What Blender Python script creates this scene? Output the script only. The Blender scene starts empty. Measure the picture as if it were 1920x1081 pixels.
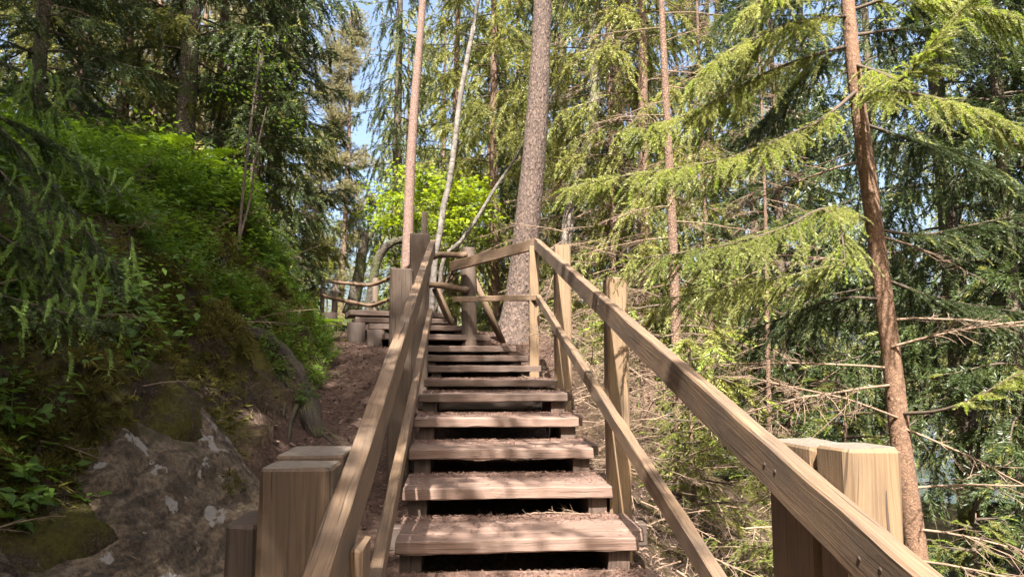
import bpy, math, random
import numpy as np
from mathutils import noise as mnoise, Vector

rad = math.radians
# ------------------------------------------------------------------ camera, world, sun, exposure
sc = bpy.context.scene
COL = sc.collection
F_PX, PITCH = 1349.5, 0.1166
cam_d = bpy.data.cameras.new("camera"); cam = bpy.data.objects.new("camera", cam_d); COL.objects.link(cam)
cam.location = (0, 0, 0); cam.rotation_euler = (math.pi/2 + PITCH, 0, 0)
cam_d.sensor_width = 36.0; cam_d.lens = F_PX/1920*36.0; cam_d.clip_start = 0.05; cam_d.clip_end = 600
sc.camera = cam
SUN_EL, SUN_AZ = rad(50), rad(185.5)          # azimuth clockwise from +Y: behind the camera, a little left
world = bpy.data.worlds.new("World"); sc.world = world; world.use_nodes = True
wn = world.node_tree.nodes; wl = world.node_tree.links
sky = wn.new('ShaderNodeTexSky'); sky.sky_type = 'NISHITA'; sky.sun_disc = False
sky.sun_elevation = SUN_EL; sky.sun_rotation = SUN_AZ; sky.air_density = 1.0; sky.dust_density = 7.0; sky.ozone_density = 1.0
wl.new(sky.outputs[0], wn['Background'].inputs[0]); wn['Background'].inputs[1].default_value = 0.102
sun_d = bpy.data.lights.new("sun", 'SUN'); sun = bpy.data.objects.new("sun", sun_d); COL.objects.link(sun)
sun_d.energy = 5.0; sun_d.angle = rad(0.53); sun_d.color = (1.0, 0.94, 0.86)
to_sun = Vector((math.sin(SUN_AZ)*math.cos(SUN_EL), math.cos(SUN_AZ)*math.cos(SUN_EL), math.sin(SUN_EL)))
sun.rotation_euler = to_sun.to_track_quat('Z', 'Y').to_euler(); sun.location = to_sun*60
sc.view_settings.view_transform = 'Standard'; sc.view_settings.look = 'None'
sc.view_settings.exposure = 2.18; sc.view_settings.gamma = 1.0
sc.render.engine = 'CYCLES'
sc.cycles.max_bounces = 7; sc.cycles.diffuse_bounces = 4; sc.cycles.glossy_bounces = 3
sc.cycles.transmission_bounces = 4; sc.cycles.transparent_max_bounces = 4
sc.cycles.use_denoising = True; sc.cycles.denoising_prefilter = 'ACCURATE'; sc.cycles.sample_clamp_indirect = 6.0

# ------------------------------------------------------------------ geometry of the place
A = 0.0734
O = np.array([-.5274, 3.3266, -.7458])                       # left front corner of the first full step
SV = np.array([-math.sin(A), math.cos(A), 0.]); TV = np.array([math.cos(A), math.sin(A), 0.]); ZV = np.array([0., 0., 1.])
def st(l, s, h): return O + TV*l + SV*s + ZV*h
def at(u, v, Y):
    x = (u-960)/F_PX; y = (540.5-v)/F_PX
    d = np.array([x, math.cos(PITCH)-y*math.sin(PITCH), math.sin(PITCH)+y*math.cos(PITCH)])
    return d*Y/d[1]
def terrain(x, y):
    x = np.asarray(x, float); y = np.asarray(y, float)
    s = (x-O[0])*SV[0]+(y-O[1])*SV[1]; l = (x-O[0])*TV[0]+(y-O[1])*TV[1]
    base = np.interp(s, [-8,-4,0,2.2,3.5,4.7,6,8,11,16,25,60,200], [-3.4,-2.25,-1.08,-.44,-.12,.26,.5,.6,.5,0,-1.5,-4,-5])
    lf = np.interp(s, [-8,-3,0,4.2,5.5,7,9,12,20,60], [-1.2,-1.0,-.88,-.98,-1.35,-2.2,-3.6,-6,-12,-40])
    d = np.maximum(0, lf-l)
    hill = np.interp(d, [0,.4,.8,1.2,1.6,2.2,3,6,12,40,100], [0,.50,1.12,1.62,1.95,2.2,2.4,2.8,3.2,4,4.5])*np.interp(s, [5,9,14,30], [1,.85,.6,.3])
    e = np.maximum(0, l-np.interp(s, [-8,2.5,4,6,12,25], [1.14,1.14,1.3,1.45,1.9,1.9]))
    drop = np.interp(e, [0,.5,2,5,9,14,18,34,44,70,200], [0,.6,1.65,2.7,3.2,3.8,5.6,5.6,3,0,-4])
    dip = .32*np.interp(s, [1.8,2.6,4.2,5.0,5.6], [0,1,1,.6,0])*np.interp(l, [-.25,-.02,1.2,1.5], [0,1,1,0])
    return base+hill-drop-dip, s, l, d, e
def ground_z(x, y): return float(terrain(x, y)[0])

# ------------------------------------------------------------------ object helpers
ROOTS = {}
def props(o, label=None, cat=None, group=None, kind=None):
    if label: o['label'] = label
    if cat: o['category'] = cat
    if group: o['group'] = group
    if kind: o['kind'] = kind
    return o
def thing(name, label, cat, loc=(0,0,0), group=None):
    o = bpy.data.objects.new(name, None); COL.objects.link(o); o.location = loc; o.empty_display_size = .1
    ROOTS[o.name] = np.array(loc, float)
    return props(o, label, cat, group)
def root_loc(p):
    while p.parent: p = p.parent
    return ROOTS.get(p.name, np.array(p.location))
def fin(me, name, mats, parent, loc=None, smooth=False):
    for m in (mats if isinstance(mats, (list, tuple)) else [mats]): me.materials.append(m)
    if smooth: me.polygons.foreach_set('use_smooth', np.ones(len(me.polygons), bool))
    o = bpy.data.objects.new(name, me); COL.objects.link(o)
    if parent is not None: o.parent = parent
    if loc is not None: o.location = loc
    return o
def tri_mesh(name, V, T, mats, parent=None, midx=None, smooth=False, loc=None):
    V = np.asarray(V, np.float32)
    if parent is not None: V = V-root_loc(parent).astype(np.float32)
    elif loc is not None: V = V-np.array(loc, np.float32)
    T = np.asarray(T, np.int32)
    me = bpy.data.meshes.new(name)
    me.vertices.add(len(V)); me.vertices.foreach_set('co', V.ravel())
    me.loops.add(T.size); me.loops.foreach_set('vertex_index', T.ravel())
    me.polygons.add(len(T)); me.polygons.foreach_set('loop_start', np.arange(0, T.size, 3, dtype=np.int32))
    if midx is not None: me.polygons.foreach_set('material_index', np.asarray(midx, np.int32))
    me.update(calc_edges=True)
    return fin(me, name, mats, parent, loc, smooth)
def poly_mesh(name, V, Fc, mats, parent=None, uv=None, midx=None, smooth=False, loc=None):
    V = np.asarray(V, float)
    if parent is not None: V = V-root_loc(parent)
    elif loc is not None: V = V-np.array(loc)
    me = bpy.data.meshes.new(name); me.from_pydata(V.tolist(), [], Fc)
    if uv is not None:
        lay = me.uv_layers.new(name='UVMap'); lay.data.foreach_set('uv', np.asarray(uv, np.float32).ravel())
    if midx is not None: me.polygons.foreach_set('material_index', np.asarray(midx, np.int32))
    me.update()
    return fin(me, name, mats, parent, loc, smooth)
def unit(v): v = np.asarray(v, float); return v/max(1e-9, np.linalg.norm(v))

def sweep(P, sec, scale=None, up=(0,0,1), uvoff=None, jit=0., rng=None, cap=True):
    """sweep a closed polygon section along a path -> V, F, UV(per loop)"""
    P = np.asarray(P, float); sec = np.asarray(sec, float); n, m = len(P), len(sec)
    scale = np.ones(n) if scale is None else np.asarray(scale, float)
    Tn = np.gradient(P, axis=0); Tn /= np.linalg.norm(Tn, axis=1)[:, None]+1e-12
    up = np.asarray(up, float)
    side = np.cross(Tn, up); bad = np.linalg.norm(side, axis=1) < 1e-3
    side[bad] = np.cross(Tn[bad], np.array([1., .1, 0])) if bad.any() else side[bad]
    side /= np.linalg.norm(side, axis=1)[:, None]; upv = np.cross(side, Tn)
    V = P[:, None, :]+scale[:, None, None]*(sec[None, :, 0, None]*side[:, None, :]+sec[None, :, 1, None]*upv[:, None, :])
    if jit:
        V = V+(rng.normal(0, jit, V.shape))
    V = V.reshape(-1, 3)
    arc = np.r_[0, np.cumsum(np.linalg.norm(np.diff(P, axis=0), axis=1))]
    per = np.r_[0, np.cumsum(np.linalg.norm(np.diff(np.vstack([sec, sec[:1]]), axis=0), axis=1))]
    uo = np.array(uvoff if uvoff is not None else (0, 0), float)
    Fc, UV = [], []
    for i in range(n-1):
        for j in range(m):
            k = (j+1) % m
            Fc.append((i*m+j, i*m+k, (i+1)*m+k, (i+1)*m+j))
            UV += [(arc[i], per[j]), (arc[i], per[j+1]), (arc[i+1], per[j+1]), (arc[i+1], per[j])]
    if cap:
        Fc.append(tuple(range(m-1, -1, -1))); UV += [tuple(sec[j][::-1]*.35+7) for j in range(m-1, -1, -1)]
        Fc.append(tuple((n-1)*m+j for j in range(m))); UV += [tuple(sec[j]*.35+9) for j in range(m)]
    return V, Fc, np.array(UV)+uo
def rect_sec(w, h, c=.006):
    a, b = w/2, h/2
    return [(-a+c,-b),(a-c,-b),(a,-b+c),(a,b-c),(a-c,b),(-a+c,b),(-a,b-c),(-a,-b+c)]
def circ_sec(r, m=12, wob=0., rng=None):
    a = np.arange(m)/m*2*math.pi
    rr = r*(1+(rng.normal(0, wob, m) if wob else 0))
    return np.c_[np.cos(a)*rr, np.sin(a)*rr]
RNG = np.random.default_rng(7)
ENDS = {}
def timber(name, Aa, Bb, w, h, mat, parent, up=(0,0,1), c=.006, jit=.0012, seg=None, warp=0.0):
    Aa = np.asarray(Aa, float); Bb = np.asarray(Bb, float); L = np.linalg.norm(Bb-Aa); d = (Bb-Aa)/L
    n = seg or max(3, int(L/.16))
    t = np.r_[0, .5*c/L, np.linspace(0, 1, n+1)[1:-1], 1-.5*c/L, 1]
    P = Aa+(Bb-Aa)*t[:, None]
    if warp: P = P+np.asarray(unit(up))*warp*np.sin(t*math.pi*RNG.uniform(.8, 2.2)+RNG.uniform(0, 6))[:, None]
    scl = np.ones(len(t)); scl[0] = scl[-1] = 1-1.0*c/max(w, h)
    V, Fc, UV = sweep(P, rect_sec(w, h, c), scl, up, RNG.uniform(0, 50, 2), jit, RNG)
    if mat in ENDS:
        mi = np.zeros(len(Fc), int); mi[-2:] = 1
        return poly_mesh(name, V, Fc, [mat, ENDS[mat]], parent, UV, mi)
    return poly_mesh(name, V, Fc, mat, parent, UV)
def log_tube(name, P, r, mat, parent, m=12, taper=None, wob=.05, jit=.002, smooth=True):
    P = np.asarray(P, float)
    sc_ = (RNG.uniform(.88, 1.1, len(P)) if len(P) > 5 else np.ones(len(P))) if taper is None else np.asarray(taper, float)
    V, Fc, UV = sweep(P, circ_sec(r, m, wob, RNG), sc_, (0.03, .02, 1) if abs(unit(P[-1]-P[0])[2]) < .9 else (0, 1, .01), RNG.uniform(0, 50, 2), jit, RNG)
    return poly_mesh(name, V, Fc, mat, parent, UV, smooth=smooth)
def spline(pts, n):
    """Catmull-Rom through pts"""
    p = np.asarray(pts, float); q = np.vstack([2*p[0]-p[1], p, 2*p[-1]-p[-2]])
    t = np.linspace(0, len(p)-1-1e-6, n); i = t.astype(int); f = (t-i)[:, None]
    a, b, c, d = q[i], q[i+1], q[i+2], q[i+3]
    return .5*((2*b)+(-a+c)*f+(2*a-5*b+4*c-d)*f**2+(-a+3*b-3*c+d)*f**3)

# ------------------------------------------------------------------ materials
def mat_new(name):
    m = bpy.data.materials.new(name); m.use_nodes = True
    return m, m.node_tree.nodes, m.node_tree.links, m.node_tree.nodes['Principled BSDF']
def ramp(N, stops):
    r = N.new('ShaderNodeValToRGB'); el = r.color_ramp.elements
    while len(el) < len(stops): el.new(.5)
    for e, (p, c) in zip(el, stops): e.position = p; e.color = (*c, 1)
    return r
def noise_n(N, L, vec, scale, detail=4, rough=.6):
    n = N.new('ShaderNodeTexNoise'); n.inputs['Scale'].default_value = scale; n.inputs['Detail'].default_value = detail; n.inputs['Roughness'].default_value = rough
    if vec is not None: L.new(vec, n.inputs['Vector'])
    return n
def mapping(N, L, vec, scale):
    m = N.new('ShaderNodeMapping'); m.inputs['Scale'].default_value = scale; L.new(vec, m.inputs['Vector']); return m.outputs[0]
def mixc(N, L, fac, a, b, blend='MIX'):
    m = N.new('ShaderNodeMix'); m.data_type = 'RGBA'; m.blend_type = blend
    for sock, val in ((m.inputs['Factor'], fac), (m.inputs['A'], a), (m.inputs['B'], b)):
        pass
    ins = [i for i in m.inputs if i.enabled]
    for i, val in zip(ins, (fac, a, b)):
        if hasattr(val, 'links'): L.new(val, i)
        elif isinstance(val, (int, float)): i.default_value = val
        else: i.default_value = (*val, 1)
    return [o for o in m.outputs if o.enabled][0]
def bump(N, L, bs, h, strength=.4, dist=.01):
    b = N.new('ShaderNodeBump'); b.inputs['Strength'].default_value = strength; b.inputs['Distance'].default_value = dist
    L.new(h, b.inputs['Height']); L.new(b.outputs[0], bs.inputs['Normal'])
def wood_mat(name, dark, mid, light, grey=(.3,.28,.26), greyamt=.45, rough=.8, streak=1.0):
    m, N, L, B = mat_new(name)
    tc = N.new('ShaderNodeTexCoord').outputs['UV']
    warp = noise_n(N, L, mapping(N, L, tc, (1.2, 5, 1)), 1.5, 2)
    add = N.new('ShaderNodeVectorMath'); add.operation = 'MULTIPLY_ADD'; L.new(warp.outputs['Color'], add.inputs[0]); add.inputs[1].default_value = (.0, .05, 0); L.new(tc, add.inputs[2])
    g = noise_n(N, L, mapping(N, L, add.outputs[0], (1.6, 70, 1)), 2.0, 6, .65)
    r = ramp(N, [(.25, dark), (.5, mid), (.75, light)]); L.new(g.outputs['Fac'], r.inputs[0])
    pg = noise_n(N, L, mapping(N, L, tc, (2.5, 6, 1)), 1.3, 4)
    pr = ramp(N, [(.42, (0,0,0)), (.68, (1,1,1))]); L.new(pg.outputs['Fac'], pr.inputs[0])
    fm = N.new('ShaderNodeMath'); fm.operation = 'MULTIPLY'; L.new(pr.outputs[0], fm.inputs[0]); fm.inputs[1].default_value = greyamt
    c = mixc(N, L, fm.outputs[0], r.outputs[0], grey)
    # cracks: long thin dark lines
    ck = noise_n(N, L, mapping(N, L, add.outputs[0], (.7, 38, 1)), 2.3, 2, .5)
    cr = ramp(N, [(.325, (.2,.18,.16)), (.365, (1,1,1))]); L.new(ck.outputs['Fac'], cr.inputs[0])
    c2 = mixc(N, L, .75*streak, c, cr.outputs[0], 'MULTIPLY')
    # knots
    vo = N.new('ShaderNodeTexVoronoi'); vo.inputs['Scale'].default_value = 1.0; L.new(mapping(N, L, tc, (2.2, 5.5, 1)), vo.inputs['Vector'])
    kr = ramp(N, [(.03, (.3,.22,.17)), (.085, (1,1,1))]); L.new(vo.outputs['Distance'], kr.inputs[0])
    c3 = mixc(N, L, .8, c2, kr.outputs[0], 'MULTIPLY')
    # each piece of timber a slightly different tone
    L.new(c3, B.inputs['Base Color']); B.inputs['Roughness'].default_value = rough
    h = N.new('ShaderNodeMath'); h.operation = 'MULTIPLY'; L.new(g.outputs['Fac'], h.inputs[0]); L.new(cr.outputs[0], h.inputs[1])
    bump(N, L, B, h.outputs[0], .5, .004)
    return m
def leaf_mat(name, dark, light, trans=.3, rough=.55, patch=None, pscale=1.5, spec=.3):
    m, N, L, B = mat_new(name)
    geo = N.new('ShaderNodeNewGeometry')
    tc = N.new('ShaderNodeTexCoord').outputs['Object']
    n = noise_n(N, L, tc, pscale, 2)
    rr = N.new('ShaderNodeMath'); rr.operation = 'MULTIPLY_ADD'; L.new(geo.outputs['Random Per Island'], rr.inputs[0]); rr.inputs[1].default_value = .55
    nn = N.new('ShaderNodeMath'); nn.operation = 'MULTIPLY_ADD'; L.new(n.outputs['Fac'], nn.inputs[0]); nn.inputs[1].default_value = 1.2; nn.inputs[2].default_value = -.38
    L.new(nn.outputs[0], rr.inputs[2])
    r = ramp(N, [(.05, dark), (.95, light)]); L.new(rr.outputs[0], r.inputs[0])
    L.new(r.outputs[0], B.inputs['Base Color']); B.inputs['Roughness'].default_value = rough; B.inputs['Specular IOR Level'].default_value = spec
    tr = N.new('ShaderNodeBsdfTranslucent')
    hs = N.new('ShaderNodeHueSaturation'); hs.inputs['Saturation'].default_value = 1.1; hs.inputs['Value'].default_value = 1.5; hs.inputs['Hue'].default_value = .485
    L.new(r.outputs[0], hs.inputs['Color']); L.new(hs.outputs[0], tr.inputs['Color'])
    mx = N.new('ShaderNodeMixShader'); mx.inputs[0].default_value = trans
    L.new(B.outputs[0], mx.inputs[1]); L.new(tr.outputs[0], mx.inputs[2])
    L.new(mx.outputs[0], N['Material Output'].inputs['Surface'])
    return m
def bark_mat(name, dark, light, sx=6., sy=18., dist=.05, bstr=.8, band=None, moss=None):
    m, N, L, B = mat_new(name)
    tc = N.new('ShaderNodeTexCoord').outputs['UV']; ob = N.new('ShaderNodeTexCoord').outputs['Object']
    v = N.new('ShaderNodeTexVoronoi'); v.feature = 'DISTANCE_TO_EDGE'; v.inputs['Scale'].default_value = 1.0; v.inputs['Randomness'].default_value = 1.0
    wv = noise_n(N, L, ob, 9., 3); ad = N.new('ShaderNodeVectorMath'); ad.operation = 'MULTIPLY_ADD'; L.new(wv.outputs['Color'], ad.inputs[0]); ad.inputs[1].default_value = (dist, dist, dist); L.new(tc, ad.inputs[2])
    L.new(mapping(N, L, ad.outputs[0], (sx, sy, 1)), v.inputs['Vector'])
    vr = ramp(N, [(.0, (.42,.42,.42)), (.25, (1,1,1))]); L.new(v.outputs['Distance'], vr.inputs[0])
    n = noise_n(N, L, ob, 28., 6, .7); n2 = noise_n(N, L, ob, 3., 3)
    r = ramp(N, [(.3, dark), (.7, light)]); L.new(n.outputs['Fac'], r.inputs[0])
    c = mixc(N, L, vr.outputs[0], tuple(x*.45 for x in dark), r.outputs[0])
    if band:
        bn = noise_n(N, L, mapping(N, L, tc, (9, 1.5, 1)), 2., 3); br = ramp(N, [(.56, (0,0,0)), (.62, (1,1,1))]); L.new(bn.outputs['Fac'], br.inputs[0]); c = mixc(N, L, br.outputs[0], c, band)
    if moss:
        br = ramp(N, [(.45, (0,0,0)), (.6, (1,1,1))]); L.new(n2.outputs['Fac'], br.inputs[0]); c = mixc(N, L, br.outputs[0], c, moss)
    L.new(c, B.inputs['Base Color']); B.inputs['Roughness'].default_value = .9
    h = N.new('ShaderNodeMath'); h.operation = 'MULTIPLY_ADD'; L.new(n.outputs['Fac'], h.inputs[0]); h.inputs[1].default_value = .6; L.new(vr.outputs[0], h.inputs[2])
    bump(N, L, B, h.outputs[0], bstr, .015)
    return m
def plain_noise_mat(name, a, b, scale=30, rough=.9, bs=.5, dist=.01):
    m, N, L, B = mat_new(name)
    ob = N.new('ShaderNodeTexCoord').outputs['Object']; n = noise_n(N, L, ob, scale, 6, .7)
    geo = N.new('ShaderNodeNewGeometry')
    ad = N.new('ShaderNodeMath'); ad.operation = 'MULTIPLY_ADD'; L.new(geo.outputs['Random Per Island'], ad.inputs[0]); ad.inputs[1].default_value = .35; L.new(n.outputs['Fac'], ad.inputs[2])
    r = ramp(N, [(.4, a), (.9, b)]); L.new(ad.outputs[0], r.inputs[0]); L.new(r.outputs[0], B.inputs['Base Color'])
    B.inputs['Roughness'].default_value = rough; bump(N, L, B, n.outputs['Fac'], bs, dist)
    return m

M_RAIL = wood_mat('weathered_rail_wood', (.062,.036,.02), (.15,.094,.054), (.22,.15,.092), (.075,.056,.042), .7)
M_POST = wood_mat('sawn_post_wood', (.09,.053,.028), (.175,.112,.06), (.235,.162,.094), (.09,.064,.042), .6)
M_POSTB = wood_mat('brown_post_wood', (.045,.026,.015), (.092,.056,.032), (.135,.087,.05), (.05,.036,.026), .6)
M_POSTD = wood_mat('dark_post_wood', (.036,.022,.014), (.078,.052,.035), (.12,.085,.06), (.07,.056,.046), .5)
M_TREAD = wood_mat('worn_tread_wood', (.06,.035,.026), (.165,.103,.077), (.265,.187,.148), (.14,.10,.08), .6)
M_TREADD = wood_mat('shaded_tread_wood', (.034,.02,.014), (.085,.053,.039), (.145,.098,.073), (.09,.068,.057), .5)  # darker copy of the tread wood; shade on the upper steps is in the colour
M_BEAM = wood_mat('dark_beam_wood', (.022,.014,.010), (.052,.034,.025), (.10,.068,.05), (.06,.05,.042), .4)  # darkened so the colour carries the shade on the support legs
M_LOG = wood_mat('peeled_log_wood', (.045,.026,.014), (.10,.06,.032), (.16,.098,.054), (.08,.062,.045), .4, streak=.8)
M_NEEDLE = leaf_mat('shaded_spruce_needles', (.022,.039,.013), (.09,.122,.038), .28, .45, spec=.5)  # dark copy of the needles; shade of the forest is put into the colour
M_NEEDLE_SUN = leaf_mat('sunlit_spruce_needles', (.09,.11,.03), (.32,.325,.09), .4, .45, spec=.5)  # bright copy of the needles; sunlight is put into the colour
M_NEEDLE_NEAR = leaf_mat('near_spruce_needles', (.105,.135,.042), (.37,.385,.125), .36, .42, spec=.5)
M_TIP = leaf_mat('new_spruce_shoots', (.15,.22,.035), (.33,.40,.08), .42)
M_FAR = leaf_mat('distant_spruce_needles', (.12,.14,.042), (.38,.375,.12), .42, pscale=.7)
M_PINE = leaf_mat('pale_pine_needles', (.12,.12,.06), (.26,.23,.12), .3)
M_MAPLE = leaf_mat('maple_leaves', (.11,.18,.018), (.28,.35,.045), .5)
M_BIRCHL = leaf_mat('birch_leaves', (.14,.19,.025), (.30,.34,.07), .45)
M_BILB = leaf_mat('bilberry_leaves', (.036,.078,.012), (.14,.225,.032), .42)
M_FERN = leaf_mat('fern_fronds', (.09,.17,.018), (.19,.30,.035), .4)
M_MOSS = leaf_mat('moss_blades', (.042,.040,.011), (.155,.138,.035), .2, .9, pscale=2.5, spec=.05)
M_TWIG = plain_noise_mat('dead_twigs', (.10,.065,.043), (.25,.175,.12), 12)
M_TWIGD = plain_noise_mat('branch_bark', (.035,.025,.017), (.10,.072,.05), 20)
M_LITTER = plain_noise_mat('brown_litter', (.05,.03,.022), (.18,.115,.085), 15)
M_NEEDLELIT = plain_noise_mat('needle_litter', (.075,.036,.026), (.225,.135,.10), 15)
M_BARK_PINE = bark_mat('pine_bark', (.05,.033,.026), (.145,.10,.078), 13, 26, dist=.13)
M_BARK_NEAR = bark_mat('warm_spruce_bark', (.12,.068,.042), (.26,.15,.092), 60, 70, dist=.1, bstr=.25)
M_BARK_PINE2 = bark_mat('young_pine_bark', (.13,.08,.062), (.265,.172,.14), 30, 44, bstr=.5)
M_BARK_SPR = bark_mat('spruce_bark', (.10,.06,.04), (.24,.15,.10), 34, 50, bstr=.6)
M_BARK_DARK = bark_mat('shaded_spruce_bark', (.075,.055,.04), (.18,.135,.10), 24, 36, moss=(.06,.07,.02))
M_BARK_BIRCH = bark_mat('birch_bark', (.10,.085,.073), (.225,.20,.178), 4, 8, bstr=.2, band=(.05,.042,.037))
M_BARK_GREY = bark_mat('grey_bark', (.14,.115,.095), (.30,.255,.22), 10, 18, moss=(.12,.12,.05))
M_BARK_STEM = bark_mat('dead_stem_bark', (.06,.05,.042), (.15,.13,.11), 10, 18)
M_BARK_MOSSY = bark_mat('mossy_dark_bark', (.03,.024,.016), (.085,.066,.045), 14, 24, moss=(.045,.05,.015))
M_ROOT = bark_mat('rotten_root_wood', (.022,.014,.01), (.085,.058,.042), 2, 26, moss=(.05,.045,.014))

M_END = plain_noise_mat('weathered_end_grain', (.07,.055,.043), (.20,.16,.125), 45, bs=.8)
ENDS[M_POST] = M_END; ENDS[M_POSTB] = M_END; ENDS[M_POSTD] = plain_noise_mat('dark_end_grain', (.03,.024,.019), (.11,.09,.073), 45, bs=.8)
# ------------------------------------------------------------------ ground, water
def fbm(P, sc_, oct=4, H=.9):
    out = np.empty(len(P))
    for i, p in enumerate(P): out[i] = mnoise.fractal(Vector((p[0]*sc_, p[1]*sc_, p[2]*sc_)), H, 2.1, oct)
    return out
def axis(parts):
    a = np.concatenate([np.arange(x0, x1, dx) for x0, x1, dx in parts]); return a
gx = axis([(-90,-30,6),(-30,-10,1.2),(-10,-4.6,.3),(-4.6,1.7,.05),(1.7,6,.25),(6,24,1.0),(24,160,6)])
gy = axis([(-26,-4,1.2),(-4,1,.25),(1,11.5,.05),(11.5,16,.25),(16,40,1.2),(40,260,8)])
GX, GY = np.meshgrid(gx, gy); gz, gs, gl, gd, ge = terrain(GX, GY)
pts = np.c_[GX.ravel(), GY.ravel(), gz.ravel()]
near = (pts[:,0] > -5.5) & (pts[:,0] < 3) & (pts[:,1] > 0) & (pts[:,1] < 13)
amp = np.where(gd.ravel() > .1, .14, .035)*np.interp(gd.ravel(), [0,.1,.6,1,20], [.9,.8,1.0,1.2,1.2])
disp = np.zeros(len(pts)); nrm = np.zeros((len(pts), 3)); nrm[:, 2] = 1
nrm[gd.ravel() > .05] = (.75, -.1, .6)
disp[near] = fbm(pts[near], 1.7, 3)*amp[near]*1.2+fbm(pts[near]+7, 5., 4)*amp[near]*.6
pts = pts+nrm*disp[:, None]
ny, nx = GX.shape
idx = np.arange(nx*ny).reshape(ny, nx)
q = np.stack([idx[:-1,:-1], idx[:-1,1:], idx[1:,1:], idx[1:,:-1]], -1).reshape(-1, 4)
tris = np.concatenate([q[:, [0,1,2]], q[:, [0,2,3]]])
def ground_mat():
    m, N, L, B = mat_new('forest_floor')
    ob = N.new('ShaderNodeTexCoord').outputs['Object']
    at_ = N.new('ShaderNodeVertexColor'); at_.layer_name = 'zone'
    sep = N.new('ShaderNodeSeparateColor'); L.new(at_.outputs[0], sep.inputs[0])
    n1 = noise_n(N, L, ob, 35, 6, .75); n2 = noise_n(N, L, ob, 4, 4); n3 = noise_n(N, L, ob, 90, 3)
    soil = ramp(N, [(.3, (.022,.014,.010)), (.52, (.075,.047,.036)), (.75, (.16,.108,.085))]); L.new(n1.outputs['Fac'], soil.inputs[0])
    mossr = ramp(N, [(.3, (.028,.026,.008)), (.6, (.085,.075,.018)), (.8, (.12,.11,.03))]); L.new(n1.outputs['Fac'], mossr.inputs[0])
    earth = ramp(N, [(.35, (.02,.014,.01)), (.6, (.07,.05,.036)), (.8, (.15,.12,.095))]); L.new(n3.outputs['Fac'], earth.inputs[0])
    mm = ramp(N, [(.42, (0,0,0)), (.58, (1,1,1))]); L.new(n2.outputs['Fac'], mm.inputs[0])
    mossy = mixc(N, L, mm.outputs[0], earth.outputs[0], mossr.outputs[0])
    c = mixc(N, L, sep.outputs[1], soil.outputs[0], mossy)
    L.new(c, B.inputs['Base Color']); B.inputs['Roughness'].default_value = .95; B.inputs['Specular IOR Level'].default_value = .1
    bump(N, L, B, n1.outputs['Fac'], .8, .03)
    return m
ground = tri_mesh('ground', pts, tris, ground_mat(), smooth=True)
props(ground, 'forest floor with a mossy bank left of the steps and brown litter path', None, None, 'structure')
zone = np.zeros((len(pts), 4), np.float32); zone[:, 3] = 1
zone[:, 1] = np.clip((gd.ravel()-.05)/.25, 0, 1)+np.clip(ge.ravel()/1.0, 0, 1)
zone[:, 1] = np.clip(zone[:, 1], 0, 1)
ca = ground.data.color_attributes.new('zone', 'FLOAT_COLOR', 'POINT'); ca.data.foreach_set('color', zone.ravel())
GROUND_N = nrm
m, N, L, B = mat_new('lake_water'); B.inputs['Base Color'].default_value = (.03,.045,.05,1); B.inputs['Roughness'].default_value = .06
wt = noise_n(N, L, N.new('ShaderNodeTexCoord').outputs['Object'], 3, 3); bump(N, L, B, wt.outputs['Fac'], .12, .05)
wv = np.array([(2,-30,-4.4),(160,-30,-4.4),(160,260,-4.4),(2,260,-4.4)], float)
water = tri_mesh('water', wv, [(0,1,2),(0,2,3)], m); props(water, 'still lake water seen through the trees below the slope', None, None, 'structure')
def surf(x, y):
    """ground height incl. approximate displacement"""
    return ground_z(x, y)

# ------------------------------------------------------------------ rock outcrop at the foot of the bank
def rock_mat():
    m, N, L, B = mat_new('sandstone')
    ob = N.new('ShaderNodeTexCoord').outputs['Object']
    st_ = mapping(N, L, ob, (1.0, 1.0, 2.4))
    n1 = noise_n(N, L, st_, 5, 6, .65); n2 = noise_n(N, L, ob, 40, 5, .7); n3 = noise_n(N, L, mapping(N, L, ob, (2.2, 1.2, 1.0)), 4.2, 5, .6)
    r = ramp(N, [(.3, (.07,.048,.028)), (.5, (.17,.124,.078)), (.72, (.25,.19,.128))]); L.new(n1.outputs['Fac'], r.inputs[0])
    sp = ramp(N, [(.36, (.35,.35,.35)), (.64, (1.25,1.2,1.15))]); L.new(n2.outputs['Fac'], sp.inputs[0])
    c = mixc(N, L, .95, r.outputs[0], sp.outputs[0], 'MULTIPLY')
    sw = N.new('ShaderNodeTexWave'); sw.inputs['Scale'].default_value = 3.2; sw.inputs['Distortion'].default_value = 9.; sw.inputs['Detail'].default_value = 5.; sw.inputs['Detail Scale'].default_value = 2.5
    L.new(mapping(N, L, ob, (.9, .35, 1.1)), sw.inputs['Vector'])
    swr = ramp(N, [(.12, (.35,.33,.31)), (.4, (1,1,1))]); L.new(sw.outputs['Fac'], swr.inputs[0]); c = mixc(N, L, .75, c, swr.outputs[0], 'MULTIPLY')
    lich = ramp(N, [(.595, (0,0,0)), (.62, (1,1,1))]); L.new(n3.outputs['Fac'], lich.inputs[0])
    c = mixc(N, L, lich.outputs[0], c, (.30,.27,.24))
    ms = noise_n(N, L, ob, 2.6, 4); mr = ramp(N, [(.56, (0,0,0)), (.7, (1,1,1))]); L.new(ms.outputs['Fac'], mr.inputs[0])
    c = mixc(N, L, mr.outputs[0], c, (.062,.054,.018))
    L.new(c, B.inputs['Base Color']); B.inputs['Roughness'].default_value = .92
    bump(N, L, B, n2.outputs['Fac'], 1.0, .035)
    return m
ns, nd = 260, 70
rs = np.linspace(-3.2, 1.7, ns); rd = np.linspace(-.18, .92, nd)
V = []
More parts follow.
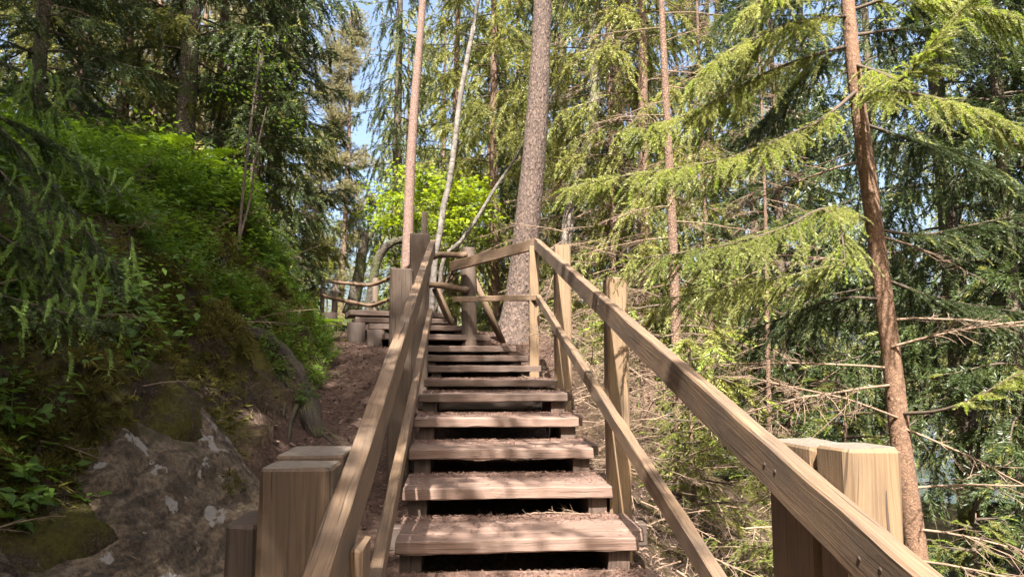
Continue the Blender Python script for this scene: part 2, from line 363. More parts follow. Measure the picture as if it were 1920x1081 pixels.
for s in rs:
    lf = np.interp(s, [-8,-3,0,4.2,5.5], [-1.2,-1.0,-.88,-.98,-1.35])
    for d in rd:
        p = st(lf-d, s, 0); z = ground_z(p[0], p[1])
        e = min(1, (d+.18)/.14, (.72-d+.10*math.sin(s*3.1)+.06*math.sin(s*7))/.35, (1.7-s)/.7)
        k = mnoise.fractal(Vector((p[0]*1.4+3, p[1]*1.1, z*2.2)), .9, 2., 4)*.035+mnoise.fractal(Vector((p[0]*5, p[1]*4, z*9)), .8, 2.1, 4)*.03+mnoise.fractal(Vector((p[0]*14, p[1]*11, z*22)), .8, 2.1, 3)*.009
        V.append(np.array([p[0], p[1], z])+np.array([.75, -.1, .62])*((.10+k)*max(e, 0)-.16*(1-max(e, 0))))
V = np.array(V); ROCKV = V.copy(); ROCKD = np.tile(rd, ns); idx = np.arange(ns*nd).reshape(ns, nd)
q = np.stack([idx[:-1,:-1], idx[:-1,1:], idx[1:,1:], idx[1:,:-1]], -1).reshape(-1, 4)[:, ::-1]
rock = tri_mesh('rock_outcrop', V, np.concatenate([q[:, [0,1,2]], q[:, [0,2,3]]]), rock_mat(), smooth=True, loc=tuple(st(-1.2, 0, -.8)))
props(rock, 'sloping grey sandstone face with pale lichen patches at the foot of the bank', 'rock')

# ------------------------------------------------------------------ staircase
stair = thing('wooden_staircase', 'open wooden staircase of worn plank steps climbing between two railings', 'staircase', tuple(st(.55, 0, -.4)))
GO, RI = .511, .1484
def tread(c0, c1, back, mat, planks=((0,.135),(.141,.345),(.351,.555)), th=.062, over=.06):
    """c0,c1 left/right front top corners; back = unit vector into the step"""
    c0 = np.asarray(c0); c1 = np.asarray(c1); r = unit(c1-c0); par = stair; first = None
    for i, (a, b) in enumerate(planks):
        mid = (a+b)/2; ex = (over+RNG.uniform(-.01,.01) if i else 0); dz = RNG.uniform(-.003, .003)
        Aa = c0+back*mid-ZV*(th/2-dz)-r*RNG.uniform(0,.012); Bb = c1+back*mid-ZV*(th/2-dz)+r*ex
        o = timber('tread' if i == 0 else 'plank', Aa, Bb, b-a, th, mat, par, c=.007, jit=.0014, seg=16, warp=.002)
        if i == 0: par = o
for i in range(-5, 5):
    h = RI*i
    w = RNG.uniform(-.01, .012)
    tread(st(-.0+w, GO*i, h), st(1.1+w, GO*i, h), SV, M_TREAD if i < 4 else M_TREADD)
# landing: step front, then boards laid flush up to the turn
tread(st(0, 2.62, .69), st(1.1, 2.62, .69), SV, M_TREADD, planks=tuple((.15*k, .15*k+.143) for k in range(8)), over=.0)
# turning flight: right front corners and headings
UP = [(1015,685,7.35,-.90,7.22),(991,666.5,7.85,-1.0,7.6),(968,649,8.2,-1.2,7.85),(919.5,628,8.5,-1.42,8.08),(881,610.5,8.8,-1.65,8.36),(851,598,9.1,-1.90,8.75),(835,585.5,9.45,-2.05,9.06)]
UPC = []
for (u, v, Y, xl, yl) in UP:
    c1 = at(u, v, Y); c0 = np.array([xl, yl, c1[2]]); r = unit(c1-c0); bk = np.array([-r[1], r[0], 0])
    UPC.append((c0, c1, bk, r))
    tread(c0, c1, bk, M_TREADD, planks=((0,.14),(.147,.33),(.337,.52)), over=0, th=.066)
# upper platform boards
c0, c1, bk, r = UPC[-1]
for k in range(3):
    timber('platform_board', c0+bk*(.6+.15*k)+ZV*.02+r*.15, c1+bk*(.6+.15*k)+ZV*.02, .143, .05, M_TREADD, stair)
# stringers and blocks under the steps
for lx in (.07, 1.03):
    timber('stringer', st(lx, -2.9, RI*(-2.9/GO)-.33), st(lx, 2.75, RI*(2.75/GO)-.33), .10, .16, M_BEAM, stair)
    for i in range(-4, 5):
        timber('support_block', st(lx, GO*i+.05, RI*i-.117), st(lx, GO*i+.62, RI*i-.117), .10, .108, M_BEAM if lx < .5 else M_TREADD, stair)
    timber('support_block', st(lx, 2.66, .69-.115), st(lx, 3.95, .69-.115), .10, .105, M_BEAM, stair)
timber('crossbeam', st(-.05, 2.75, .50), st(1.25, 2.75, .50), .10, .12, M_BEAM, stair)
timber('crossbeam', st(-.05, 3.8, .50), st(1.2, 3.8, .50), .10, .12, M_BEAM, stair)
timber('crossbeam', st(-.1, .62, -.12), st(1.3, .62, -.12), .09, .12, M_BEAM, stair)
for (c0, c1, bk, r) in UPC[:-1]:
    for f in (.12, .9):
        p = c0+(c1-c0)*f
        timber('support_block', p+bk*.04-ZV*.128, p+bk*.5-ZV*.128, .10, .12, M_BEAM, stair)
# round and square legs carrying the turning steps at their left end
for (u0, u1, v0, v1, Y) in ((651,684,605,665,8.45),(687,720,618,672,8.35),(604,632,586,614,9.6)):
    a = at((u0+u1)/2, v0, Y); b = at((u0+u1)/2, v1+14, Y)
    log_tube('support_leg', [b, (a+b)/2, a], (u1-u0)/2*Y/F_PX, M_BEAM, stair, 14, wob=.06)

# litter of needles on the steps
def scatter_tris(centers, size, rng, flat=.25, asp=.18):
    n = len(centers); a = rng.uniform(0, 2*math.pi, n); d = np.c_[np.cos(a), np.sin(a), rng.normal(0, flat, n)]
    p = np.c_[-np.sin(a), np.cos(a), rng.normal(0, flat, n)]; s = size*rng.uniform(.5, 1.3, n)
    V = np.stack([centers-d*s[:, None]/2-p*(s*asp)[:, None]/2, centers+d*s[:, None]/2, centers-d*s[:, None]*.3+p*(s*asp)[:, None]/2], 1).reshape(-1, 3)
    return V, np.arange(3*n).reshape(n, 3)
r2 = np.random.default_rng(3); C = []
for i in range(-3, 5):
    n = 4800
    l = r2.uniform(0, 1.13, n); q = r2.beta(2.6, 1.2, n)*.52
    keep = r2.random(n) < np.array([.25+.9*max(0, mnoise.noise(Vector((x*4, i*3.1, y*6)))) + (.7 if y > .40 else 0)+(.25 if x > .95 or x < .12 else 0) for x, y in zip(l, q)])
    for a, b in zip(l[keep], q[keep]): C.append(st(a, GO*i+b, RI*i+.003+r2.uniform(0, .012)*(b > .36)))
for k in range(2500):
    C.append(st(r2.uniform(0, 1.1), 2.62+r2.beta(1.2, 1.5)*1.1, .69+.003+r2.uniform(0, .012)))
for (c0, c1, bk, r) in UPC:
    for k in range(350): C.append(c0+(c1-c0)*r2.random()+bk*r2.uniform(.05, .5)+ZV*r2.uniform(.003, .012))
V, T = scatter_tris(np.array(C), .026, r2)
props(tri_mesh('needle_litter', V, T, M_NEEDLELIT), 'brown fallen needles and bark crumbs lying on the steps', None, None, 'stuff')

# ------------------------------------------------------------------ railings
left = thing('stair_railing', 'shaded left timber railing with square posts along the bank side of the steps', 'railing', tuple(st(-.1, -1.5, -1)))
def lrail(h0, k, s0, s1, l0, l1, depth, name, par, mat):
    lm = (l0+l1)/2; up = unit(ZV-SV*k)
    return timber(name, st(lm, s0, h0+k*s0-depth/2), st(lm, s1, h0+k*s1-depth/2), l1-l0, depth, mat, par, up=up, c=.005, seg=44, warp=.0025)
def post(name, l0, l1, s0, s1, hb, ht, mat, par, c=.009):
    lm, sm = (l0+l1)/2, (s0+s1)/2
    return timber(name, st(lm, sm, hb), st(lm, sm, ht), l1-l0, s1-s0, mat, par, up=SV, c=c, seg=12)
lrail(.915, .30, -3.4, 3.95, -.02, .033, .135, 'handrail', left, M_RAIL)
lrail(.300, .294, -3.4, 3.62, -.02, .025, .085, 'lower_rail', left, M_RAIL)
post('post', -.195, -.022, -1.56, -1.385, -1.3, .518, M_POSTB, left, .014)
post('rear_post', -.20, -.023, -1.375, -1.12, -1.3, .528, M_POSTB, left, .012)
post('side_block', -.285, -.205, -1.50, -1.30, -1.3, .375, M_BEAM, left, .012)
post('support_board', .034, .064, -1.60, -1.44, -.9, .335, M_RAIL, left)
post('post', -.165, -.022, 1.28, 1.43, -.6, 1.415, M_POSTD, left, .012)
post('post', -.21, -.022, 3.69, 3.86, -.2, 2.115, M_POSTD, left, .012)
right = thing('stair_railing', 'sunlit right timber railing with square posts that bends left at the landing', 'railing', tuple(st(1.2, -1.8, -1)))
lrail(1.012, .281, -3.4, 3.95, 1.05, 1.098, .112, 'handrail', right, M_RAIL)
lrail(.462, .281, -3.4, 3.80, 1.052, 1.096, .080, 'lower_rail', right, M_RAIL)
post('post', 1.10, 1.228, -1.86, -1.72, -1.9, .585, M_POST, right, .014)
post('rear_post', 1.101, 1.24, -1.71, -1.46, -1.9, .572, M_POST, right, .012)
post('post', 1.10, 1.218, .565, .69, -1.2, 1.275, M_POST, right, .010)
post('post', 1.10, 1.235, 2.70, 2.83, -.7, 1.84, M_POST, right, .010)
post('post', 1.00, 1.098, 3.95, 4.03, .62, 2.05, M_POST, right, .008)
logp = at(877, 465, 8.5)
c_hi = st(1.075, 3.97, 1.012+.281*3.97-.056); c_lo = st(1.075, 3.90, .462+.281*3.85-.04)
e_hi = at(846, 500, 8.42); e_lo = at(852, 561, 8.40)
timber('return_handrail', c_hi+ZV*.003, e_hi, .05, .115, M_RAIL, right, c=.005)
timber('return_lower_rail', c_lo+ZV*.002, e_lo, .05, .06, M_RAIL, right, c=.005)
# drying cracks and knots on the two near posts
def face_crack(par, l0, h0, L, s, w=.0026):
    n = 9; t = np.linspace(0, 1, n); l = l0+np.cumsum(RNG.normal(0, .0016, n)); ww = w*np.sin(np.pi*np.clip(t*.92+.08, 0, 1))+.0004
    V = [st(a-b, s, h0-L*c) for a, b, c in zip(l, ww, t)]+[st(a+b, s, h0-L*c) for a, b, c in zip(l, ww, t)]
    poly_mesh('crack', V, [(i, i+1, n+i+1, n+i) for i in range(n-1)], M_BEAM, par)
for (l0, h0, L) in ((1.182, .50, .27), (1.150, .40, .16), (1.205, .30, .22), (1.13, .25, .3)): face_crack(right, l0, h0, L, -1.8622)
for (l0, h0, L) in ((-.115, .49, .36), (-.072, .46, .5), (-.055, .50, .3), (-.15, .2, .3)): face_crack(left, l0, h0, L, -1.5622)
# bolts and screw holes on the right handrail
for s in (-2.05, -1.98, -1.62, -1.56, .58, .66, 2.74):
    p = st(1.0500, s, 1.012+.281*s-.045-.03*RNG.random())
    log_tube('bolt_hole', [p+TV*.004, p+TV*.001, p-TV*.0012], .0055, M_BEAM, right, 8, wob=0, jit=0)

landing = thing('log_railing', 'round log railing with two rails at the turn beside the pine trunk', 'railing', tuple(at(878, 625, 8.5)))
b = at(880, 640, 8.5)
log_tube('post', [b-ZV*.3, b, (b+logp)/2, logp-ZV*.02, logp], .088, M_POSTD, landing, 14, [1.05,1.05,1.02,1,.93], wob=.05)
e2 = at(700, 536, 11.2)
mid_hi = [at(873, 478, 8.36), at(818, 479.5, 9.0), at(775, 497, 10.0), at(728, 522, 10.9)]
mid_lo = [at(876, 543, 8.34), at(810, 534, 8.95), at(775, 545, 10.0), at(728, 562, 10.9)]
log_tube('log_rail', spline(mid_hi, 16), .036, M_LOG, landing)
log_tube('log_rail', spline(mid_lo, 16), .036, M_LOG, landing)
log_tube('brace', [at(888, 522, 8.62), at(942, 640, 8.85)], .042, M_LOG, landing, 12)
log_tube('brace', [at(816, 540, 9.0), at(853, 622, 9.15)], .045, M_LOG, landing, 12)
pole = at(796, 398, 9.9)
timber('post', [pole[0], pole[1], .3], pole, .075, .075, M_POSTD, landing, up=(0,1,0))
fence = thing('log_fence', 'distant log fence with two wavy rails round the upper platform', 'fence', tuple(at(650, 575, 11.4)))
for (u, v, Y, w) in ((605.5,520,11.5,8),(629,521.5,11.4,10.5),(704.5,521,11.6,11)):
    t = at(u, v, Y); g = np.array([t[0], t[1], min(ground_z(t[0], t[1]), t[2]-.7)-.1])
    log_tube('post', [g, (g+t)/2, t], w/2*Y/F_PX, M_POSTD, fence, 12)
log_tube('log_rail', spline([at(727,523,10.95), at(698,533.5,11.3), at(667,532.5,11.25), at(630,529,11.15), at(601,525,11.1)], 22), .030, M_LOG, fence)
log_tube('log_rail', spline([at(727,562,10.95), at(698,572,11.3), at(667,568,11.25), at(630,560,11.15), at(602,553,11.1)], 22), .031, M_LOG, fence)
log_tube('log_rail', spline([at(601,526,11.15), at(590,537,12.0), at(575,548,13.0)], 8), .030, M_LOG, fence)
log_tube('log_rail', spline([at(590,560,11.5), at(565,585,11.2), at(545,578,11.2)], 8), .030, M_LOG, fence)

# ------------------------------------------------------------------ foliage templates
def tpl_shoot(nn, L, nl, nw, rng, droop=.1):
    """needle shoot along +X, needles spread to both sides and above"""
    t = np.sort(rng.uniform(0, 1, nn)); a = rng.uniform(-.5, math.pi+.5, nn)
    base = np.c_[t*L, np.zeros(nn), -droop*L*t*t]
    out = np.c_[np.full(nn, .75)+t*.5, np.cos(a), np.sin(a)*.75]; out /= np.linalg.norm(out, axis=1)[:, None]
    ln = nl*rng.uniform(.7, 1.15, nn)*(1-.35*t**3)
    w = np.cross(out, rng.normal(0, 1, (nn, 3))); w /= np.linalg.norm(w, axis=1)[:, None]
    V = np.stack([base-w*nw/2, base+w*nw/2, base+out*ln[:, None]], 1).reshape(-1, 3)
    return V, np.arange(3*nn).reshape(nn, 3)
def place(tp, P, X, Z, S):
    Vt, Tt = tp; P = np.asarray(P); X = np.asarray(X); Z = np.asarray(Z); S = np.asarray(S)
    X = X/(np.linalg.norm(X, axis=1)[:, None]+1e-9); Y = np.cross(Z, X); Y /= np.linalg.norm(Y, axis=1)[:, None]+1e-9; Z = np.cross(X, Y)
    V = P[:, None, :]+S[:, None, None]*(Vt[None, :, 0, None]*X[:, None]+Vt[None, :, 1, None]*Y[:, None]+Vt[None, :, 2, None]*Z[:, None])
    n, k = len(P), len(Vt)
    T = (Tt[None]+(np.arange(n)*k)[:, None, None]).reshape(-1, 3)
    return V.reshape(-1, 3), T
class Acc:
    def __init__(s): s.V = []; s.T = []; s.M = []; s.n = 0
    def add(s, V, T, m):
        if len(V) == 0: return
        s.V.append(V); s.T.append(T+s.n); s.M.append(np.full(len(T), m, np.int32)); s.n += len(V)
    def build(s, name, mats, parent=None, loc=None):
        return tri_mesh(name, np.concatenate(s.V), np.concatenate(s.T), mats, parent, np.concatenate(s.M), loc=loc)
def tube3(P, r0, r1, m=4):
    P = np.asarray(P, float); n = len(P); Tn = np.gradient(P, axis=0); Tn /= np.linalg.norm(Tn, axis=1)[:, None]+1e-9
    ref = np.where(np.abs(Tn[:, 2:3]) > .9, np.array([[1., 0, 0]]), np.array([[0, 0, 1.]])); sd = np.cross(Tn, ref); sd /= np.linalg.norm(sd, axis=1)[:, None]+1e-9; uv_ = np.cross(sd, Tn)
    a = np.arange(m)/m*2*math.pi; r = np.linspace(r0, r1, n)
    V = (P[:, None]+r[:, None, None]*(np.cos(a)[None, :, None]*sd[:, None]+np.sin(a)[None, :, None]*uv_[:, None])).reshape(-1, 3)
    i, j = np.meshgrid(np.arange(n-1), np.arange(m), indexing='ij'); k = (j+1) % m
    T = np.concatenate([np.stack([i*m+j, i*m+k, (i+1)*m+k], -1).reshape(-1, 3), np.stack([i*m+j, (i+1)*m+k, (i+1)*m+j], -1).reshape(-1, 3)])
    return V, T
rt = np.random.default_rng(11)
T_NEAR = tpl_shoot(64, .11, .019, .0036, rt)
T_NEARTIP = tpl_shoot(64, .09, .017, .0040, rt, .25)
T_CANDLE = tpl_shoot(150, .12, .020, .0042, rt, .35)
T_MID = tpl_shoot(34, .30, .065, .019, rt)
T_MIDTIP = tpl_shoot(26, .24, .06, .018, rt)
T_FAR = tpl_shoot(17, .55, .17, .050, rt)
T_PINE = tpl_shoot(22, .16, .13, .012, rt)

def boughs(acc, path, rng, tpl, step, l2, hang, dens=1., mats=(0, 1), tip_tpl=None, tip_p=.15, lat=.6, fwd=.35, slen=None, r0=.02, start=.15, wood=2, sub=.62, twigwood=True):
    """second-order twigs along a bough path, carrying needle shoots"""
    P = np.asarray(path, float); seg = np.linalg.norm(np.diff(P, axis=0), axis=1); arc = np.r_[0, np.cumsum(seg)]; Ltot = arc[-1]
    V, T = tube3(P, r0, r0*.18, 5); acc.add(V, T, wood)
    slen = slen or tpl[0][:, 0].max()*.8
    n = max(2, int(Ltot*(1-start)/step*dens))
    ts = np.sort(rng.uniform(start, 1, n)); si = ts*Ltot
    base = np.stack([np.interp(si, arc, P[:, k]) for k in range(3)], 1)
    tg = np.gradient(P, axis=0); tg /= np.linalg.norm(tg, axis=1)[:, None]+1e-9
    dirs = np.stack([np.interp(si, arc, tg[:, k]) for k in range(3)], 1)
    ps, xs, zs, ss, tips = [], [], [], [], []
    for b, d, t in zip(base, dirs, ts):
        side = np.cross(d, (0, 0, 1)); side = side/(np.linalg.norm(side)+1e-9)*rng.choice((-1, 1))
        L2 = l2*rng.uniform(.45, 1.15)*(1-.62*max(0, (t-.55)/.45))*(.55+.45*min(1, t/.35))
        h = hang*rng.uniform(.6, 1.3)
        v0 = unit(side*lat*rng.uniform(.4, 1.2)+d*fwd*rng.uniform(.5, 1.5)+np.array([0, 0, -.25*h]))
        k = max(2, int(L2/slen)+1); f = np.linspace(0, 1, k+1)
        pts_ = b+v0*(f*L2)[:, None]; pts_[:, 2] -= h*L2*f**1.6*.75
        dd = np.diff(pts_, axis=0)
        if twigwood:
            V, T = tube3(pts_, r0*.22, r0*.08, 3); acc.add(V, T, wood)
        for j in range(k):
            last = j == k-1
            for rep in range(2 if not last else 1):
                dj = unit(dd[j]); sd = np.cross(dj, (0, 0, 1)); nn = np.linalg.norm(sd); sd = sd/nn if nn > .1 else unit(rng.normal(0, 1, 3))
                x = dj if (rep == 0) else unit(dj+sd*rng.choice((-1, 1))*sub+np.array([0, 0, -.25*h]))
                ps.append(pts_[j]+dd[j]*rng.uniform(0, .5)); xs.append(x); zs.append(unit(np.array([0, 0, 1.])+rng.normal(0, .35, 3)-x*x[2]*.5)); ss.append(rng.uniform(.75, 1.25)); tips.append((last or rep == 1) and rng.random() < tip_p)
    # shoots sitting on the bough itself
    m_ = max(2, int(Ltot*(1-start)/step*.9*dens)); tt = rng.uniform(start, 1, m_)*Ltot
    for q_ in tt:
        b_ = np.array([np.interp(q_, arc, P[:, k_]) for k_ in range(3)]); d_ = np.array([np.interp(q_, arc, tg[:, k_]) for k_ in range(3)])
        sd_ = unit(np.cross(d_, (0, 0, 1))+1e-6); ps.append(b_); xs.append(unit(d_*.9+sd_*rng.uniform(-1, 1)+np.array([0, 0, rng.uniform(-.6, .35)]))); zs.append(unit(np.array([0, 0, 1.])+rng.normal(0, .3, 3))); ss.append(rng.uniform(.7, 1.1)); tips.append(False)
    # bough end
    d = unit(P[-1]-P[-2]); ps.append(P[-1]); xs.append(d); zs.append(np.array([0, .1, 1.])); ss.append(1.); tips.append(True)
    ps, xs, zs, ss, tips = map(np.array, (ps, xs, zs, ss, tips))
    a = ~tips
    if a.any(): acc.add(*place(tpl, ps[a], xs[a], zs[a], ss[a]), mats[0])
    if tips.any(): acc.add(*place(tip_tpl or tpl, ps[tips], xs[tips], zs[tips], ss[tips]), mats[1])

def trunk_mesh(name, P, R, mat, parent, m=16, bump_=.04, seed=1):
    rng = np.random.default_rng(seed)
    V, Fc, UV = sweep(P, circ_sec(1., m), R, (0, 1, .02), rng.uniform(0, 30, 2))
    UV[:, 1] *= float(np.median(R)); V = np.array(V); P = np.asarray(P)
    n = len(P)
    for i in range(n):
        for j in range(m):
            v = V[i*m+j]; k = mnoise.noise(Vector((v*4.5).tolist()))*.6+mnoise.noise(Vector((v*14).tolist()))*.4
            V[i*m+j] = P[i]+(v-P[i])*(1+bump_*k)
    return poly_mesh(name, V, Fc, mat, parent, UV, smooth=True)
def straight(h, lean=(0, 0), n=18, wob=.03, rng=None):
    z = np.linspace(-.4, h, n); t = z/h
    return np.c_[lean[0]*t+wob*np.sin(t*5+1), lean[1]*t+wob*np.cos(t*4), z]

def spruce(name, label, seed, H, zlow, Lmax, nb, tpl, step, l2, hang, mats, bark, rad0=.16, droop=.5, tip_p=.12, tip_tpl=None, dead=0, slen=None, prof=1.0, twigwood=True, group=None, top=None, cat='tree', dens=1.):
    rng = np.random.default_rng(seed)
    root = thing(name, label, cat, (0, 0, 0), group)
    P = straight(H, rng=rng, n=16); R = np.interp(P[:, 2], [-.4, 0, min(.5, H*.2), H], [rad0*1.35, rad0*1.2, rad0, min(.02, rad0*.15)])
    trunk_mesh('trunk', P, R, bark, root, 12, .05, seed)
    acc = Acc(); ph = rng.uniform(0, 6)
    top = top or H
    for i in range(nb):
        z = zlow+(top-zlow)*(i+rng.random())/nb; az = ph+i*2.399+rng.normal(0, .3)
        f = 1-((z-zlow)/(H-zlow)) ; L = Lmax*(.18+.82*f**prof)*rng.uniform(.7, 1.12)
        dr = droop*rng.uniform(.6, 1.4)*(.4+.6*f)
        t = np.linspace(0, 1, 8); d = np.array([math.cos(az), math.sin(az), 0])
        c = np.array([np.interp(z, P[:, 2], P[:, 0]), np.interp(z, P[:, 2], P[:, 1]), z])
        p = c+d*(t*L)[:, None]; p[:, 2] += L*(.18*t-dr*t**1.7+.25*dr*t**4); p[:, :2] += (np.array([-d[1], d[0]])*rng.normal(0, .06)*L)*(t**2)[:, None]
        boughs(acc, p, rng, tpl, step, l2*rng.uniform(.7, 1.2)*(.5+.5*f), hang, dens, (0, 1), tip_tpl, tip_p, r0=.012+.008*f*Lmax/2, slen=slen, twigwood=twigwood)
    acc.build('crown', [mats[0], mats[1], M_TWIGD], root)
    if dead:
        ad = Acc()
        for i in range(dead):
            z = rng.uniform(.4, zlow+2.0); az = rng.uniform(0, 6.28); dead_branch(ad, np.array([0, 0, z]), az, rng.uniform(.5, Lmax*.6), rng)
        ad.build('dead_branches', [M_TWIG], root)
    return root
def dead_branch(acc, c, az, L, rng, slope=-.12, r=.010, n2=16, d3=None):
    d = unit(d3) if d3 is not None else unit([math.cos(az), math.sin(az), slope+rng.normal(0, .1)])
    t = np.linspace(0, 1, 7); P = c+d*(t*L)[:, None]; P[:, 2] -= .12*L*t**2; P = P+np.cumsum(rng.normal(0, .012*L, P.shape), 0)*t[:, None]
    V, T = tube3(P, r, r*.3, 5); acc.add(V, T, 0)
    for k in range(n2):
        i = rng.uniform(.15, .98)*6; a = int(i); b = P[a]+(P[min(a+1, 6)]-P[a])*(i-a)
        sd = np.cross(d, (0, 0, 1)); sd = sd/(np.linalg.norm(sd)+1e-6)*rng.choice((-1, 1))
        v = unit(d*rng.uniform(.4, 1)+sd*rng.uniform(.4, 1)+np.array([0, 0, rng.normal(-.15, .3)])); l = L*rng.uniform(.1, .38)*(1.1-i/7)
        q = b+v*(np.linspace(0, 1, 5)*l)[:, None]; q = q+np.cumsum(rng.normal(0, .03*l, q.shape), 0); q[:, 2] -= .15*l*np.linspace(0, 1, 5)**2
        V, T = tube3(q, r*.42, r*.16, 3); acc.add(V, T, 0)
        for k2 in range(3):
            j = rng.integers(1, 4); v2 = unit(v+rng.normal(0, .55, 3)); l2 = l*rng.uniform(.25, .5)
            q2 = q[j]+v2*(np.linspace(0, 1, 3)*l2)[:, None]; V, T = tube3(q2, r*.26, r*.12, 3); acc.add(V, T, 0)
def put(root, loc, rz=0., s=1.0):
    root.location = loc; root.rotation_euler = (0, 0, rz); root.scale = (s, s, s); return root
def dup(root, loc, rz=0., s=1.0, label=None, group=None):
    r = root.copy(); COL.objects.link(r); put(r, loc, rz, s)
    if label: r['label'] = label
    if group: r['group'] = group
    for ch in list(root.children):
        c = ch.copy(); COL.objects.link(c); c.parent = r
        for g in ch.children:
            d = g.copy(); COL.objects.link(d); d.parent = c
    return r
def gxy(u, Y, dz=-.1):
    x = (u-960)/F_PX*Y*1.0; return (x, Y, ground_z(x, Y)+dz)

#@@FOREST
# ------------------------------------------------------------------ named trunks close to the steps
def hit(u, v, y0=1.2, y1=40., off=0.):
    """where the line through this point of the photo meets the ground"""
    for Y in np.arange(y0, y1, .04):
        p = at(u, v, Y)
        if p[2] < ground_z(p[0], p[1])+off: return p
    return at(u, v, y1)
def pixel_trunk(name, label, cat, pts_, bark, seed, m=18, bump_=.05, group=None, flare=None, n=30):
    """pts_: (u, v, Y, diameter in px) from the bottom up"""
    P = np.array([at(u, v, Y) for u, v, Y, w in pts_]); R = np.array([w/2*Y/F_PX for u, v, Y, w in pts_])
    g = ground_z(P[0][0], P[0][1])
    foot = np.array([P[0][0], P[0][1], min(g, P[0][2])-.25])
    P = np.vstack([foot, P]); R = np.r_[R[0]*1.12, R]
    top = P[-1]+(P[-1]-P[-2])/np.linalg.norm(P[-1]-P[-2])*7.; P = np.vstack([P, top]); R = np.r_[R, R[-1]*.55]
    PP = spline(P, n); arc = np.linspace(0, 1, len(R)); RR = np.interp(np.linspace(0, 1, n), arc, R)
    root = thing(name, label, cat, tuple(np.array([P[1][0], P[1][1], g])), group)
    trunk_mesh('trunk', PP, RR, bark, root, m, bump_, seed)
    return root, PP, RR
r5 = np.random.default_rng(5)
def stubs(root, PP, RR, n, mat, L=(.04, .25), r=.008, lo=.15):
    ac = Acc()
    for k in range(n):
        i = int(r5.uniform(lo, .95)*(len(PP)-1)); az = r5.uniform(0, 6.28); d = unit([math.cos(az), math.sin(az), r5.uniform(-.3, .2)])
        b = PP[i]+d*RR[i]*.8; l = r5.uniform(*L); V, T = tube3([b, b+d*l*.5, b+d*l+np.array([0, 0, -.1*l])], r, r*.4, 5); ac.add(V, T, 0)
    ac.build('branch_stubs', [mat], root)
def needle_crown(root, c, n, Lm, rng, tpl, mats, z0, z1, step=.14, l2=.6, hang=.9, dens=1., r0=.015, droop=.35, name='crown', tip_p=.12, tip_tpl=None, azr=(0, 6.28)):
    """boughs round a given trunk axis c(z)"""
    ac = Acc()
    for i in range(n):
        z = z0+(z1-z0)*(i+rng.random())/n; az = rng.uniform(*azr); L = Lm*rng.uniform(.6, 1.1)
        d = np.array([math.cos(az), math.sin(az), 0]); t = np.linspace(0, 1, 8); b = c(z)
        p = b+d*(t*L)[:, None]; p[:, 2] += L*(.15*t-droop*rng.uniform(.6, 1.4)*t**1.7)
        boughs(ac, p, rng, tpl, step, l2*rng.uniform(.7, 1.2), hang, dens, (0, 1), tip_tpl, tip_p, r0=r0)
    return ac.build(name, [mats[0], mats[1], M_TWIGD], root)
def axis_of(PP): return lambda z: np.array([np.interp(z, PP[:, 2], PP[:, 0]), np.interp(z, PP[:, 2], PP[:, 1]), z])

rootT, PP, RR = pixel_trunk('pine_tree', 'thick scaly pine trunk standing right behind the bent railing at the landing', 'tree',
    [(962,655,9.1,92),(966,630,9.1,76),(972,590,9.1,62),(980,520,9.1,54),(988,430,9.1,50),(998,330,9.1,46),(1006,230,9.1,43),(1012,140,9.1,41),(1018,0,9.1,36)], M_BARK_PINE, 3, 26, .09, n=46)
stubs(rootT, PP, RR, 16, M_TWIGD, (.03, .12))
needle_crown(rootT, axis_of(PP), 16, 2.2, r5, T_FAR, (M_FAR, M_FAR), 8.0, 12.0, step=.25)
rootT, PP, RR = pixel_trunk('pine_tree', 'slim pinkish young pine trunk rising behind the tallest left railing post', 'tree',
    [(757,560,12.,24),(763,490,12.,21),(769,330,12.,19),(777,200,12.,17),(785,100,12.,15),(793,0,12.,14)], M_BARK_PINE2, 4, 16, .04)
stubs(rootT, PP, RR, 12, M_TWIGD, (.02, .08))
needle_crown(rootT, axis_of(PP), 14, 1.6, r5, T_FAR, (M_FAR, M_FAR), 9.5, 13., step=.25)
rootT, PP, RR = pixel_trunk('birch_tree', 'thin crooked pale birch stem beside the slim pink pine', 'tree',
    [(808,600,11.,13),(813,520,11.,12),(818,470,11.,12),(826,430,11.,12),(832,385,11.,12),(842,345,11.,11),(850,290,11.,11),(856,240,11.,11),(862,190,11.,10),(876,110,11.,10),(888,50,11.,8),(897,0,11.,7)], M_BARK_BIRCH, 5, 12, .06, n=40)
stubs(rootT, PP, RR, 10, M_TWIGD, (.05, .4))
rootT, PP, RR = pixel_trunk('leaning_tree', 'thin grey dead stem leaning right behind the pale birch', 'tree',
    [(828,500,12.2,8),(866,450,12.2,8),(900,400,12.4,7.5),(930,350,12.6,6.5),(958,310,12.8,6),(985,265,13.,5)], M_BARK_STEM, 6, 10, .05)
rootT, PP, RR = pixel_trunk('spruce_tree', 'pale grey spruce trunk leaning right among dead twigs behind the right railing', 'tree',
    [(1058,500,12.,24),(1064,430,12.,23),(1072,380,12.,24),(1088,320,12.,25),(1108,250,12.,23),(1116,150,12.,20),(1120,0,12.,17)], M_BARK_GREY, 7, 14, .05)
pale_spruce = (rootT, PP)
rootT, PP, RR = pixel_trunk('broken_trunk', 'short mossy broken trunk standing behind the distant log fence', 'dead tree',
    [(664,572,12.6,26),(670,530,12.6,22),(677,490,12.6,19),(682,462,12.6,19),(684,440,12.6,20)], M_BARK_DARK, 8, 14, .12) if False else (None, None, None)
